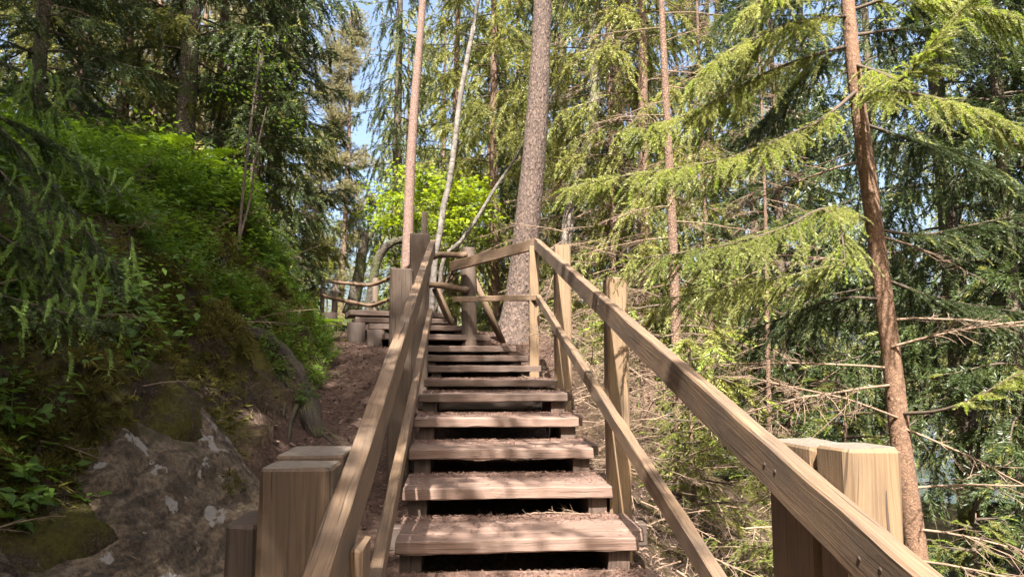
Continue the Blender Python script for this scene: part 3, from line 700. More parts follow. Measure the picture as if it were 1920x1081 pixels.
def stump():
    P = np.array([at(u, v, 12.6) for u, v in ((655,590),(664,560),(671,525),(677,490),(681,462),(684,442),(687,438))]); R = np.array([30,25,22,19,18,19,15])/2*12.6/F_PX
    t = thing('broken_trunk', 'short mossy broken trunk standing behind the distant log fence', 'dead tree', tuple(P[0]))
    trunk_mesh('trunk', spline(P, 20), np.interp(np.linspace(0, 1, 20), np.linspace(0, 1, 7), R), M_BARK_MOSSY, t, 14, .14, 9)
    P = spline([at(u, v, 12.2) for u, v in ((690,600),(697,545),(704,500),(716,472),(735,455),(757,448),(775,438))], 24); R = np.interp(np.linspace(0, 1, 24), [0,.4,.8,1], [.085,.075,.06,.035])
    t = thing('mossy_trunk', 'mossy trunk arching to the right behind the distant log fence', 'tree', tuple(P[0]))
    trunk_mesh('trunk', P, R, M_BARK_MOSSY, t, 14, .15, 10)
    ac = Acc()
    for (a, b, c) in (((757,448),(790,452),(820,440)),):
        V, T = tube3([at(*q, 12.2) for q in (a, b, c)], .03, .012, 5); ac.add(V, T, 0)
    ac.build('limbs', [M_BARK_MOSSY], t)
stump()

# maple bush behind the landing
T_MAPLE = (np.array([(0,0,0),(.30,.16,.03),(.55,.42,-.03),(.62,.12,.02),(1,0,-.06),(.62,-.12,.02),(.55,-.42,-.03),(.30,-.16,.03)]), np.array([(0,1,7),(1,2,3),(1,3,7),(3,4,5),(3,5,7),(5,6,7)]))
T_LEAF = (np.array([(0,0,0),(.45,.26,.05),(1,0,-.05),(.45,-.26,.05)]), np.array([(0,1,2),(0,2,3)]))
def leaf_spray(ac, cen, rad_, n, size, tpl, m, rng, flat=.5, clump=None):
    """leaves in loose flat layers about a centre"""
    k = clump or max(4, n//28); cc = rng.normal(0, 1, (k, 3))*np.asarray(rad_)*.55
    w = rng.integers(0, k, n); P = cc[w]+rng.normal(0, 1, (n, 3))*np.array([.16, .16, .045])
    P = P+np.asarray(cen)
    az = rng.uniform(0, 6.28, n); X = np.c_[np.cos(az), np.sin(az), rng.normal(-.25, .25, n)]; Z = np.c_[rng.normal(0, flat, n), rng.normal(-.15, flat, n), np.ones(n)]
    ac.add(*place(tpl, P, X, Z, size*rng.uniform(.6, 1.25, n)), m)
    return cc+np.asarray(cen)
rm = np.random.default_rng(21)
def maple():
    b = hit(800, 600, 11.5); b = np.array([at(800, 560, 13.)[0], 13., ground_z(at(800,560,13.)[0], 13.)])
    t = thing('maple_bush', 'bright yellow green young maple foliage glowing behind the top of the steps', 'bush', tuple(b))
    ac = Acc(); wd = Acc()
    for (u, v, Y, r, n) in ((740,375,12.6,(.45,.4,.22),420),(790,345,13.,(.5,.4,.25),520),(830,360,12.8,(.45,.4,.28),520),(870,385,13.,(.42,.4,.3),520),(880,350,13.3,(.35,.4,.25),330),(840,420,12.7,(.45,.4,.25),420),
        (780,415,12.9,(.5,.4,.25),400),(735,425,12.8,(.4,.4,.2),300),(730,480,13.2,(.45,.4,.3),340),(840,480,13.4,(.5,.4,.3),340),(715,395,13.4,(.35,.4,.2),220),(745,545,13.3,(.4,.4,.3),260),(905,440,13.6,(.3,.4,.3),200)):
        c = at(u, v, Y); cc = leaf_spray(ac, c, r, n, .105, T_MAPLE, 0, rm)
        V, T = tube3([b+np.array([0,0,.2]), (b+c)/2+rm.normal(0, .15, 3), c], .03, .008, 5); wd.add(V, T, 0)
        for q in cc[::2]: V, T = tube3([c, (c+q)/2+np.array([0,0,.04]), q], .008, .003, 3); wd.add(V, T, 0)
    ac.build('foliage', [M_MAPLE], t); wd.build('stems', [M_TWIGD], t)
maple()

# ------------------------------------------------------------------ near spruce on the right
def near_spruce():
    P = spline([at(1722,1075,4.35)-ZV*1.2, at(1722,1075,4.35), at(1693,860,4.3), at(1668,640,4.25), at(1640,430,4.2), at(1615,240,4.15), at(1600,120,4.1), at(1590,0,4.1), at(1580,-140,4.1), at(1560,-500,4.1)], 44)
    px = np.interp(np.linspace(0, 1, 44), [0,.11,.33,.55,.78,1], [44,40,34,29,24,17]); R = px/2*4.2/F_PX
    t = thing('spruce_tree', 'slim reddish spruce trunk right of the steps carrying long drooping needle boughs', 'tree', tuple(P[0]))
    trunk_mesh('trunk', P, R, M_BARK_NEAR, t, 18, .06, 12)
    rg = np.random.default_rng(31)
    def bough(pix, l2, hang, step=.035, tip=.2, mats=(M_NEEDLE_NEAR, M_TIP), r0=.012, start=.12, dens=1., sub=.6):
        p = spline([at(*q) for q in pix], 14); ac = Acc()
        boughs(ac, p, rg, T_NEAR, step*.45, l2*.92, hang*.72, dens, (0, 1), T_NEARTIP, tip*1.5, lat=.85, fwd=.6, r0=r0, start=start, sub=sub, slen=.055)
        ac.build('bough', [mats[0], mats[1], M_TWIGD], t)
    DK = (M_NEEDLE, M_NEEDLE_NEAR)
    bough([(1606,170,4.1),(1545,222,3.95),(1490,247,3.85),(1390,290,3.75),(1290,312,3.7),(1180,328,3.65),(1065,352,3.6)], .30, .85, .035, .22)
    bough([(1596,85,4.1),(1530,102,4.05),(1430,140,4.0),(1330,195,3.95),(1260,225,3.9),(1192,243,3.85)], .32, .9, .035, .15)
    bough([(1600,75,4.1),(1520,130,4.2),(1450,205,4.3),(1390,262,4.35)], .34, .8, .04, .1, DK)
    bough([(1592,30,4.1),(1500,40,3.9),(1420,70,3.8),(1345,110,3.75),(1300,150,3.7)], .36, .9, .035, .12)
    bough([(1588,-40,4.1),(1500,-30,4.0),(1420,-5,3.95),(1340,40,3.9)], .38, .9, .04, .1, DK)
    bough([(1585,-90,4.1),(1520,-60,3.6),(1450,-20,3.4),(1390,30,3.3)], .3, .9, .045, .1)
    bough([(1615,178,4.1),(1680,172,3.7),(1760,185,3.5),(1840,210,3.4),(1930,250,3.35)], .30, .75, .035, .2)
    bough([(1602,120,4.1),(1660,140,3.8),(1690,150,3.65),(1740,95,3.55),(1800,20,3.5),(1840,-30,3.5)], .26, .5, .04, .35)
    bough([(1605,66,4.1),(1700,54,4.1),(1800,58,4.0),(1930,66,3.9)], .34, .9, .045, .1, DK)
    bough([(1595,20,4.1),(1700,-10,3.9),(1820,10,3.7),(1930,40,3.6)], .3, .6, .045, .3)
    bough([(1612,230,4.15),(1700,260,4.4),(1800,300,4.6),(1920,360,4.8)], .4, .9, .045, .05, DK)
    bough([(1632,420,4.2),(1575,392,4.0),(1530,395,3.85),(1480,422,3.75),(1390,452,3.7),(1290,472,3.65),(1182,486,3.6)], .30, .9, .035, .15)
    bough([(1545,392,3.9),(1570,410,3.8),(1580,450,3.75),(1585,500,3.7)], .2, .7, .04, .1)
    bough([(1645,480,4.2),(1560,500,4.3),(1460,520,4.4),(1350,540,4.5),(1250,560,4.6)], .36, .9, .04, .1)
    bough([(1655,560,4.2),(1570,560,4.4),(1480,590,4.6),(1400,620,4.8)], .36, .9, .045, .1, DK)
    bough([(1640,430,4.2),(1730,440,4.3),(1830,420,4.4),(1925,400,4.4)], .36, .9, .05, .05, DK)
    bough([(1650,520,4.2),(1760,560,4.5),(1880,580,4.7),(1960,590,4.8)], .4, .9, .05, .05, DK)
    bough([(1690,775,4.25),(1760,770,4.0),(1830,745,3.8),(1900,705,3.7),(1960,690,3.6)], .22, .5, .05, .3, start=.45)
    # dead lower branches
    k = 0
    for (a, b, L, n) in (((1690,785,4.25),(1490,705,4.0),1.3,26),((1676,690,4.25),(1450,660,4.3),1.1,24),((1683,720,4.25),(1400,740,4.1),1.3,24),((1665,600,4.2),(1870,590,4.3),1.0,20),((1672,650,4.2),(1840,600,3.9),.95,22),
        ((1700,915,4.3),(1860,900,4.2),1.0,20),((1710,990,4.3),(1880,1010,4.2),1.0,22),((1705,955,4.3),(1560,930,4.5),.9,18),((1650,500,4.2),(1480,470,4.5),1.0,20),((1640,440,4.2),(1760,470,4.4),.8,16),((1618,300,4.15),(1500,330,4.4),.9,18),((1690,800,4.25),(1810,850,4.1),.8,18),((1720,1050,4.3),(1900,1075,3.9),1.0,24)):
        A_ = at(*a); B_ = at(*b); ac = Acc(); dead_branch(ac, A_, 0, L, rg, n2=n, r=.0085, d3=B_-A_); ac.build('dead_branch', [M_TWIG], t)
near_spruce()

# slim spruce with dead hanging twigs behind the right railing
def slim_spruce():
    P = spline([at(1282,960,7.)-ZV*.6, at(1280,920,7.), at(1272,740,7.), at(1267,600,7.), at(1262,450,7.), at(1254,290,7.), at(1246,130,7.), at(1240,0,7.), at(1230,-200,7.)], 30)
    R = np.interp(np.linspace(0, 1, 30), [0,.2,.6,1], [13,11,8,5])*7./F_PX
    t = thing('spruce_tree', 'very slim brown spruce with bare dead twigs between the right railing and the near spruce', 'tree', tuple(P[0]))
    trunk_mesh('trunk', P, R, M_BARK_SPR, t, 12, .05, 13); rg = np.random.default_rng(41)
    ax = axis_of(P)
    for i in range(34):
        z = -1.3+i*.155; az = rg.choice((rg.uniform(2.2, 4.2), rg.uniform(-1., 1.), rg.uniform(0, 6.28))); ac = Acc()
        dead_branch(ac, ax(z), az, rg.uniform(.6, 1.25), rg, slope=-.15 if i > 8 else -.35, r=.006, n2=20); ac.build('dead_branch', [M_TWIG], t)
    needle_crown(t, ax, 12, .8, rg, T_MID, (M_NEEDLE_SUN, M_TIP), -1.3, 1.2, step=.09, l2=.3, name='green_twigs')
slim_spruce()
pr, PPp = pale_spruce; rg = np.random.default_rng(43); ac = Acc()
for i in range(46):
    z = rg.uniform(-.2, 5.2); dead_branch(ac, axis_of(PPp)(z), rg.uniform(0, 6.28), rg.uniform(.8, 1.7), rg, slope=-.2, r=.008, n2=20)
ac.build('dead_branches', [M_TWIG], pr)
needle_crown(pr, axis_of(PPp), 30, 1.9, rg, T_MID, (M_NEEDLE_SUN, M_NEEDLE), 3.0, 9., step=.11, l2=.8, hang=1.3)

# ------------------------------------------------------------------ forest trees
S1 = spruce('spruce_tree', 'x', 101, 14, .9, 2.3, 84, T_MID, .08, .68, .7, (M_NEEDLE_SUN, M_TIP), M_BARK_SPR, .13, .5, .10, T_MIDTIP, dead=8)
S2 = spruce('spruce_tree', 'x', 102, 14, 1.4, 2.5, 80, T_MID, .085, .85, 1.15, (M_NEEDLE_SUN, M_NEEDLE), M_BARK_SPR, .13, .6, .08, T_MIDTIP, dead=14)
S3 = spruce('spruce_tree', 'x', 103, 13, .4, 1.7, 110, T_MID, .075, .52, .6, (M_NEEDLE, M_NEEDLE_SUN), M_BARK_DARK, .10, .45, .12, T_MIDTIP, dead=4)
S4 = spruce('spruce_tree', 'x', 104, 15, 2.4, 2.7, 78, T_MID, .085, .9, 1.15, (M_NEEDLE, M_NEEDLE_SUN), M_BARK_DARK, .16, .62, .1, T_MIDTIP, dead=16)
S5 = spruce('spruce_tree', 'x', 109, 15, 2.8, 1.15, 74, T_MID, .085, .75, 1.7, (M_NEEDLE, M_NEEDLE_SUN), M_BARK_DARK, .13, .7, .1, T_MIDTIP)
F1 = spruce('spruce_tree', 'x', 105, 20, .6, 3.2, 84, T_FAR, .2, 1.1, 1.2, (M_FAR, M_FAR), M_BARK_SPR, .16, .5, .1, dead=0, twigwood=False)
F2 = spruce('spruce_tree', 'x', 106, 20, 2.2, 2.9, 70, T_FAR, .2, 1.2, 1.5, (M_FAR, M_NEEDLE_SUN), M_BARK_SPR, .17, .5, .1, dead=0, twigwood=False)
def dead_spruce(seed, H, n, Lm):
    rng = np.random.default_rng(seed); root = thing('dead_spruce', 'x', 'tree'); P = straight(H, n=14, wob=.05); trunk_mesh('trunk', P, np.interp(P[:, 2], [-.4, 0, H], [.07, .055, .012]), M_BARK_SPR, root, 10, .05, seed); ac = Acc()
    for i in range(n):
        z = .3+(H-.5)*(i+rng.random())/n; dead_branch(ac, np.array([0, 0, z]), rng.uniform(0, 6.28), Lm*(1.05-.55*z/H)*rng.uniform(.6, 1.1), rng, slope=-.22, r=.008, n2=24)
    ac.build('dead_branches', [M_TWIG], root); return root
DS = dead_spruce(401, 9.5, 74, 1.5)
def pine(seed, H, label, name='pine_tree', mat=M_PINE, nb=40):
    rng = np.random.default_rng(seed); root = thing(name, label, 'tree'); P = straight(H, n=16, wob=.08); R = np.interp(P[:, 2], [-.4, 0, H], [.22, .18, .04])
    trunk_mesh('trunk', P, R, M_BARK_PINE2, root, 12, .05, seed); ac = Acc()
    for i in range(nb):
        z = H*(.34+.66*(i+rng.random())/nb); az = rng.uniform(0, 6.28); f = 1-z/H; L = (.5+2.6*f)*rng.uniform(.6, 1.1); d = np.array([math.cos(az), math.sin(az), 0]); t = np.linspace(0, 1, 6)
        p = np.array([0, 0, z])+d*(t*L)[:, None]; p[:, 2] += L*(.1*t+.2*t*t); V, T = tube3(p, .03, .008, 4); ac.add(V, T, 1)
        for k in range(17):
            c = p[rng.integers(2, 6)]+rng.normal(0, .28, 3)*np.array([1, 1, .5]); n = 13
            X = rng.normal(0, 1, (n, 3)); X[:, 2] = np.abs(X[:, 2])*.6; Z = rng.normal(0, 1, (n, 3)); ac.add(*place(T_PINE, c+rng.normal(0, .12, (n, 3)), X, Z, rng.uniform(.8, 1.5, n)), 0)
    ac.build('crown', [mat, M_TWIGD], root); return root
PN = pine(201, 19, 'x')
def birch(seed, H, label):
    rng = np.random.default_rng(seed); root = thing('birch_tree', label, 'tree'); P = straight(H, n=16, wob=.15, lean=(.6, 0)); R = np.interp(P[:, 2], [-.4, 0, H], [.13, .11, .02])
    trunk_mesh('trunk', P, R, M_BARK_BIRCH, root, 12, .05, seed); ac = Acc()
    for i in range(46):
        z = H*(.25+.75*(i+rng.random())/46); az = rng.uniform(0, 6.28); L = (.5+2.0*(1-z/H))*rng.uniform(.6, 1.1); d = np.array([math.cos(az), math.sin(az), .35]); t = np.linspace(0, 1, 5)
        c0 = np.array([np.interp(z, P[:, 2], P[:, 0]), 0, z]); p = c0+d*(t*L)[:, None]; p[:, 2] -= .3*L*t*t; V, T = tube3(p, .02, .004, 4); ac.add(V, T, 1)
        leaf_spray(ac, p[3], (.5, .5, .4), 150, .10, T_LEAF, 0, rng, .9, 9)
    ac.build('crown', [M_BIRCHL, M_TWIGD], root); return root
BI = birch(301, 15, 'x')
used = set()
def tree(src, u, Y, rz, s, label, group=None, dz=-.1):
    loc = gxy(u, Y, dz)
    if src.name not in used: used.add(src.name); put(src, loc, rz, s); src['label'] = label; return src
    return dup(src, loc, rz, s, label, group)
# left bank, from the photo's left edge inwards
tree(S3, 28, 7.3, .4, .74, 'dark shaded spruce leaning over the bank at the far left edge')
tree(S1, 118, 9.3, 1.2, .8, 'shaded spruce behind the bank crest, second from the left edge')
tree(S1, 205, 10.6, 2.0, .8, 'shaded spruce with green boughs behind the bilberry bank')
tree(S4, 332, 9.6, 2.6, .85, 'mossy dark trunked spruce with hanging boughs on the bank crest above the ferns')
tree(S2, 392, 11.6, .9, .85, 'spruce with long hanging twigs just right of the mossy dark trunk')
tree(S3, 468, 10.0, 3.3, .72, 'dense dark young spruce at the right end of the bank')
tree(S3, 508, 12.8, 4.4, .95, 'spruce reaching its sunlit boughs right toward the sky gap')
tree(PN, 470, 17, .5, .8, 'reddish pine trunk glimpsed behind the dense young spruce')
tree(PN, 262, 18, 1.5, .8, 'pale pine trunk glimpsed between two shaded spruces on the left')
tree(PN, 640, 31, 2.2, .98, 'far pale hazy pine standing in the sky gap', dz=-1)
tree(BI, 655, 36, 1.0, .8, 'far pale birch filling the gap behind the distant log fence', dz=-1)
tree(BI, 610, 30, 2.0, .62, 'far light green birch left of the sky gap', dz=-1)
tree(PN, 590, 36, 3.2, .8, 'far pale pine left of the sky gap pine', dz=-1)
# behind the landing
tree(S5, 738, 15.5, 1.0, .95, 'tall spruce with dark hanging boughs left of the slim pink pine')
tree(S1, 850, 17, 2.1, 1., 'green spruce behind the pale birch stem')
tree(BI, 925, 17.5, .3, .95, 'yellow green birch between the birch stem and the thick pine')
tree(S2, 925, 14.5, 4.1, .9, 'spruce with curtains of twigs just left of the thick pine')
tree(S1, 975, 20, 5.0, 1.1, 'spruce hidden behind the thick pine trunk')
tree(S2, 1165, 14.5, 5.2, 1.05, 'sunlit spruce with hanging needle curtains right of the thick pine')
tree(S4, 1058, 16, 3.0, 1., 'tall hanging spruce between the thick pine and the pale grey trunk')
tree(S2, 1215, 10.5, 2.2, .85, 'spruce with brown twig curtains behind the slim bare spruce')
tree(S3, 1345, 13.5, .6, 1., 'green spruce right of the slim bare spruce')
tree(S5, 1425, 14.5, 2.2, 1.05, 'spruce behind the left boughs of the near reddish spruce')
tree(S3, 1530, 17.5, 1.2, 1.1, 'spruce well behind the near reddish spruce, left of its trunk')
tree(S3, 1470, 9.5, 4.2, .8, 'dark bushy spruce low on the slope left of the near reddish trunk')
tree(S5, 1655, 13.5, 2.7, 1., 'spruce directly behind the near reddish trunk')
tree(S4, 1790, 8.0, 5.1, .85, 'dark spruce on the slope right of the near reddish trunk')
tree(S3, 1905, 7.2, .9, .9, 'dark bushy spruce at the far right edge')
tree(S4, 1990, 11, 1.9, 1., 'dark tall spruce at the right edge behind the bushy one')
tree(DS, 1150, 11.2, .4, 1., 'dead spruce with a haze of tan bare twigs right of the thick pine')
tree(DS, 1330, 10.2, 4.1, .9, 'dead spruce with bare tan twigs right of the slim bare spruce')
tree(DS, 1440, 8.2, 1.3, .62, 'low dead spruce with bare twigs left of the near reddish trunk')
# far belt
rf = np.random.default_rng(77); k = 0
for (u, Y) in [(752,32),(830,30),(910,34),(1000,36),(1050,27),(1120,33),(1180,26),(1240,34),(1330,30),(1420,38),(1530,34),(1650,40),(1810,33),(1960,26),
    (500,30),(455,27),(400,33),(350,26),(280,30),(200,25),(120,29),(30,24),(-80,20)]:
    tree(F1 if k % 2 == 0 else F2, u+rf.uniform(-8, 8), Y, rf.uniform(0, 6.28), rf.uniform(.85, 1.2) , 'distant sunlit spruce in the far belt of forest behind the nearer trees', 'far forest spruces'); k += 1
F1['group'] = F2['group'] = 'far forest spruces'
# trees on the bank behind the viewer that shade the left side
SH = spruce('spruce_tree', 'tall spruce above the viewpoint whose high boughs shade the middle of the steps', 108, 15.5, 5.6, 2.5, 80, T_MID, .10, .8, 1.2, (M_NEEDLE_SUN, M_NEEDLE), M_BARK_SPR, .16, .5, .1, T_MIDTIP)
put(SH, (-1.95, .1, ground_z(-1.95, .1)-.1), .8, 1.0)
for i, (x, y, s, rz, src) in enumerate([(-3.4,-1.6,.9,.3,S1),(-3.5,1.3,.8,1.9,S1),(-1.85,-3.0,.95,2.8,S1),(-5.2,-1.,.9,4.,S2),(-5.6,2.0,.8,.8,S1),(-4.2,-6.,1.,5.,F2),(-5.0,3.4,.75,3.,S2),(-1.9,-6.8,1.,1.,S1),(-3.2,-4.4,.8,1.,F1)]):
    dup(src, (x, y, ground_z(x, y)-.1), rz, s, 'spruce on the bank behind the viewpoint shading the left railing', 'shading spruces')

dup(F1, (-1.0, -1.7, ground_z(-1.0, -1.7)-.1), 1.0, .42, 'small unseen spruce added behind the viewpoint to shade the near left post')  # unseen tree, added and sized to cast shade on the near left post
for i, (x, y, s, rz, src) in enumerate([(5.2,-1.5,.9,.3,F1),(6.4,2.6,.85,1.9,F1),(4.6,-5.,.9,2.8,F1),(8.,-3.,1.,4.,F2),(3.2,-8.5,.72,.8,F1),(.4,-9.5,.68,5.,F1),(-1.6,-10.5,.75,3.,F1),(7.2,-8.,1.,1.,F2),(-6.6,-1.5,.9,2.,F1),(-7.,-5.5,1.,2.,F1),(-7.8,2.,.8,.5,F1),(1.8,-12.5,.8,1.5,F2),(-5.,-10.,1.,2.2,F1),(9.5,1.5,1.,2.6,F1)]):
    dup(src, (x, y, ground_z(x, y)-.1), rz, s, 'spruce behind the viewpoint closing the forest round the steps', 'spruces behind the viewpoint')
# low spruces on the slope right of the steps
Y1 = spruce('young_spruce', 'bushy olive young spruce on the slope beside the lower right rail', 107, 1.7, .1, .75, 34, T_NEAR, .05, .28, .5, (M_NEEDLE_SUN, M_TIP), M_BARK_SPR, .025, .25, .2, T_NEARTIP, cat='young spruce')
put(Y1, (1.75, 4.6, ground_z(1.75, 4.6)), .5, 1.0)
dup(Y1, (2.5, 5.6, ground_z(2.5, 5.6)), 2.2, 1.25, 'bushy young spruce between the slim bare spruce and the near reddish trunk')
dup(Y1, (1.55, 6.3, ground_z(1.55, 6.3)), 3.9, .9, 'small young spruce behind the second right railing post')
dup(Y1, (2.9, 4.6, ground_z(2.9, 4.6)), 5.2, 1.0, 'young spruce low at the foot of the near reddish trunk')
dup(Y1, (1.35, 3.6, ground_z(1.35, 3.6)), 1.1, .62, 'smallest young spruce touching the lowest right step')

# ------------------------------------------------------------------ young spruce at the left edge with pale hanging new shoots
M_CANDLE = leaf_mat('hanging_new_shoots', (.19,.29,.075), (.30,.42,.12), .4)
def left_sapling():
    P = spline([(-2.15, 2.3, ground_z(-2.15, 2.3)-.2), (-2.1, 2.35, .6), (-2.1, 2.3, 1.4), (-2.05, 2.3, 2.1)], 14)
    t = thing('young_spruce', 'shaded young spruce at the left edge with pale green hanging new shoots', 'young spruce', tuple(P[0])); rg = np.random.default_rng(51)
    trunk_mesh('trunk', P, np.linspace(.035, .012, 14), M_BARK_DARK, t, 10, .05, 15)
    for pix in ([(-130,140,2.35),(-30,215,2.45),(60,300,2.5),(130,390,2.55),(190,470,2.6),(225,515,2.62)],[(-60,195,2.4),(60,250,2.6),(140,300,2.7),(215,345,2.75)],[(-130,380,2.3),(-20,430,2.4),(60,480,2.45),(120,530,2.5),(150,570,2.5)],
                [(-90,400,2.4),(0,455,2.5),(60,455,2.6),(110,480,2.65)],[(-140,500,2.3),(-40,540,2.35),(60,570,2.4),(140,590,2.45),(195,600,2.5)],[(-100,230,2.3),(-20,300,2.35),(40,370,2.4),(80,440,2.42)],[(-60,100,2.5),(30,130,2.6),(90,190,2.7)]):
        p = spline([at(*q) for q in pix], 12); ac = Acc()
        boughs(ac, p, rg, T_NEAR, .03, .20, .45, 1., (0, 0), None, 0, lat=.8, fwd=.6, r0=.007, start=.1, sub=.6)
        n = 24; f = rg.uniform(.3, 1, n)**.7*11; i = f.astype(int).clip(0, 10); b = p[i]+(p[i+1]-p[i])*(f-i)[:, None]+rg.normal(0, .055, (n, 3))
        X = np.c_[rg.normal(.25, .3, n), rg.normal(-.1, .3, n), rg.uniform(-1.2, -.5, n)]
        ac.add(*place(T_CANDLE, b, X, np.c_[rg.normal(0, .3, n)+.4, rg.normal(0, .3, n), np.ones(n)], rg.uniform(.55, .9, n)), 1)
        ac.build('bough', [M_NEEDLE, M_CANDLE, M_TWIGD], t)
left_sapling()

# ------------------------------------------------------------------ bank plants, moss, litter
rb = np.random.default_rng(61)
D = gd.ravel(); Sx = gs.ravel(); nearmask = (pts[:,0] > -5.2) & (pts[:,1] > .9) & (pts[:,1] < 11.4) & (D > .12)
def pick(mask, n, jit=.03):
    ii = rb.choice(np.flatnonzero(mask), n); p = pts[ii].copy(); p[:, :2] += rb.uniform(-jit, jit, (n, 2)); p[:, 2] += 0; return p, ii
def nz(p, f, o=0): return np.array([mnoise.noise(Vector((a*f+o, b*f, c*f))) for a, b, c in p])
# bilberry: little stems with many small leaves
def plant_tpl(seed, h=.26, ns=5, nl=12, size=.036):
    rng = np.random.default_rng(seed); V = []; T = []; n = 0
    for s in range(ns):
        az = rng.uniform(0, 6.28); d = unit([math.cos(az)*.6, math.sin(az)*.6, 1.]); hh = h*rng.uniform(.6, 1.1)
        for k in range(nl):
            f = rng.uniform(.2, 1); b = d*hh*f+rng.normal(0, .022, 3); a2 = rng.uniform(0, 6.28); X = np.array([[math.cos(a2), math.sin(a2), rng.normal(.1, .25)]]); Z = np.array([[rng.normal(0, .4), rng.normal(0, .4), 1.]])
            v, t = place(T_LEAF, [b], X, Z, [size*rng.uniform(.7, 1.3)]); V.append(v); T.append(t+n); n += len(v)
        w = np.cross(d, rng.normal(0, 1, 3)); w = unit(w)*.0022; v = np.array([-w, w, d*hh]); V.append(v); T.append(np.array([[0, 1, 2]])+n); n += 3
    return np.concatenate(V), np.concatenate(T)
PT = [plant_tpl(i) for i in range(4)]
ac = Acc()
dens_mask = nearmask & (D > .62)
p, ii = pick(dens_mask, 5200); q = nz(p, 1.3, 4); keep = q*1.3+rb.normal(0, .12, len(p))+np.interp(D[ii], [.6,.9,1.3], [-.35,-.05,.2])+np.interp(p[:,1], [1,3.5,6], [-.3,-.08,.2]) > -.05
p = p[keep]; n = len(p); az = rb.uniform(0, 6.28, n)
for k in range(4):
    m_ = np.arange(n) % 4 == k; c = m_.sum()
    ac.add(*place(PT[k], p[m_]-np.array([0,0,.02]), np.c_[np.cos(az[m_]), np.sin(az[m_]), np.zeros(c)], np.c_[rb.normal(.3, .15, c), rb.normal(-.05, .15, c), np.ones(c)], rb.uniform(.7, 1.0, c)*(1+.9*np.clip(nz(p[m_], .9, 30)+.1, 0, 1))), 0)
# patch by the path, round the root
p2, i2 = pick((pts[:,1] > 5.8) & (pts[:,1] < 9.5) & (D > .02) & (D < .75) & (pts[:,0] > -4), 420); n = len(p2); az = rb.uniform(0, 6.28, n)
ac.add(*place(PT[0], p2, np.c_[np.cos(az), np.sin(az), np.zeros(n)], np.c_[rb.normal(.3, .2, n), rb.normal(0, .2, n), np.ones(n)], rb.uniform(.5, .95, n)), 0)
props(ac.build('bilberry_shrubs', [M_BILB], loc=(-3, 5, 2)), 'low bright green bilberry shrubs covering the upper bank', None, None, 'stuff')
# bigger leaved herbs at the lower left
ac = Acc(); T_BIG = plant_tpl(9, .22, 4, 5, .085)
for (u, v, s) in ((30,905,.9),(60,950,1.0),(20,960,1.),(100,960,.8),(140,950,.7),(10,800,.7),(50,1000,.8),(130,1010,.6),(150,925,.6),(90,905,.8),(230,470,.8),(170,440,.9),(290,500,.8),(90,400,1.),(250,520,.7),(310,560,.7)):
    b = hit(u, v, 1.3); ac.add(*place(T_BIG, [b], [[math.cos(u), math.sin(u), 0]], [[.5, -.3, 1]], [s*.8]), 0)
p4, i4 = pick(nearmask & (D > .55) & (D < 2.4), 420); p4 = p4[nz(p4, 1.6, 50)+rb.normal(0, .1, len(p4)) > .0]; n4 = len(p4); az = rb.uniform(0, 6.28, n4); T_HERB = plant_tpl(12, .34, 5, 9, .062)
ac.add(*place(T_HERB, p4, np.c_[np.cos(az), np.sin(az), np.zeros(n4)], np.c_[rb.normal(.3, .15, n4), rb.normal(-.1, .15, n4), np.ones(n4)], rb.uniform(.7, 1.3, n4)), 0)
props(ac.build('woodland_herbs', [M_BILB], loc=(-2, 3, 0)), 'broad leaved woodland herbs growing low on the left of the bank', None, None, 'stuff')
# moss
mm = nearmask & (D < 1.25)
p, ii = pick(mm, 90000, .03); q = nz(p, 2.3, 9); keep = q+rb.normal(0, .12, len(p))+np.interp(D[ii], [.1,.45,.7], [-.35,-.15,.25]) > .02; keep &= ~((Sx[ii] < 1.3) & (D[ii] < .5) & (Sx[ii] > -1.2)); p = p[keep]; n = len(p)
d = np.c_[rb.normal(.6, .45, n), rb.normal(-.15, .45, n), rb.normal(.15, .5, n)]; d /= np.linalg.norm(d, axis=1)[:, None]; L_ = rb.uniform(.02, .055, n)*(.7+.6*np.clip(q[keep]+.3, 0, 1)); w = np.cross(d, rb.normal(0, 1, (n, 3))); w /= np.linalg.norm(w, axis=1)[:, None]
w *= .006; V = np.stack([p-w, p+w, p+d*L_[:, None]+np.array([0,0,-.25])*L_[:, None]], 1).reshape(-1, 3)
T_CUSH = []
for k in range(3):
    rg = np.random.default_rng(400+k); c = 120; dd = rg.normal(0, 1, (c, 3)); dd[:, 2] = np.abs(dd[:, 2])*1.0-.15; dd /= np.linalg.norm(dd, axis=1)[:, None]; b_ = dd*rg.uniform(.35, .75, c)[:, None]; w_ = np.cross(dd, rg.normal(0, 1, (c, 3))); w_ /= np.linalg.norm(w_, axis=1)[:, None]; w_ *= .055
    T_CUSH.append((np.stack([b_-w_, b_+w_, b_+dd*.45+np.array([0, 0, -.12])], 1).reshape(-1, 3), np.arange(3*c).reshape(c, 3)))
mm2 = nearmask & (D < 1.15) & (pts[:,1] < 9)
pc, ic = pick(mm2, 5200, .04); qc = nz(pc, 1.9, 9)+rb.normal(0, .08, len(pc))+np.interp(D[ic], [.1,.42,.6,.95,1.15], [-.4,-.22,.2,.2,-.1]); pc = pc[(qc-1.0*((Sx[ic] < 1.3) & (D[ic] < .52) & (Sx[ic] > -1.2))) > .03]
ir = rb.choice(len(ROCKV), 7000); pr_ = ROCKV[ir]; kr = nz(pr_, 2.2, 9)+np.interp(ROCKD[ir], [.0,.4,.58,.75], [-.45,-.4,.1,.6])+rb.normal(0, .08, len(pr_)) > .12
pc = np.concatenate([pc, pr_[kr]]); nc = len(pc)
Vc = [V]; Tc = [np.arange(3*n).reshape(n, 3)]; off = len(V)
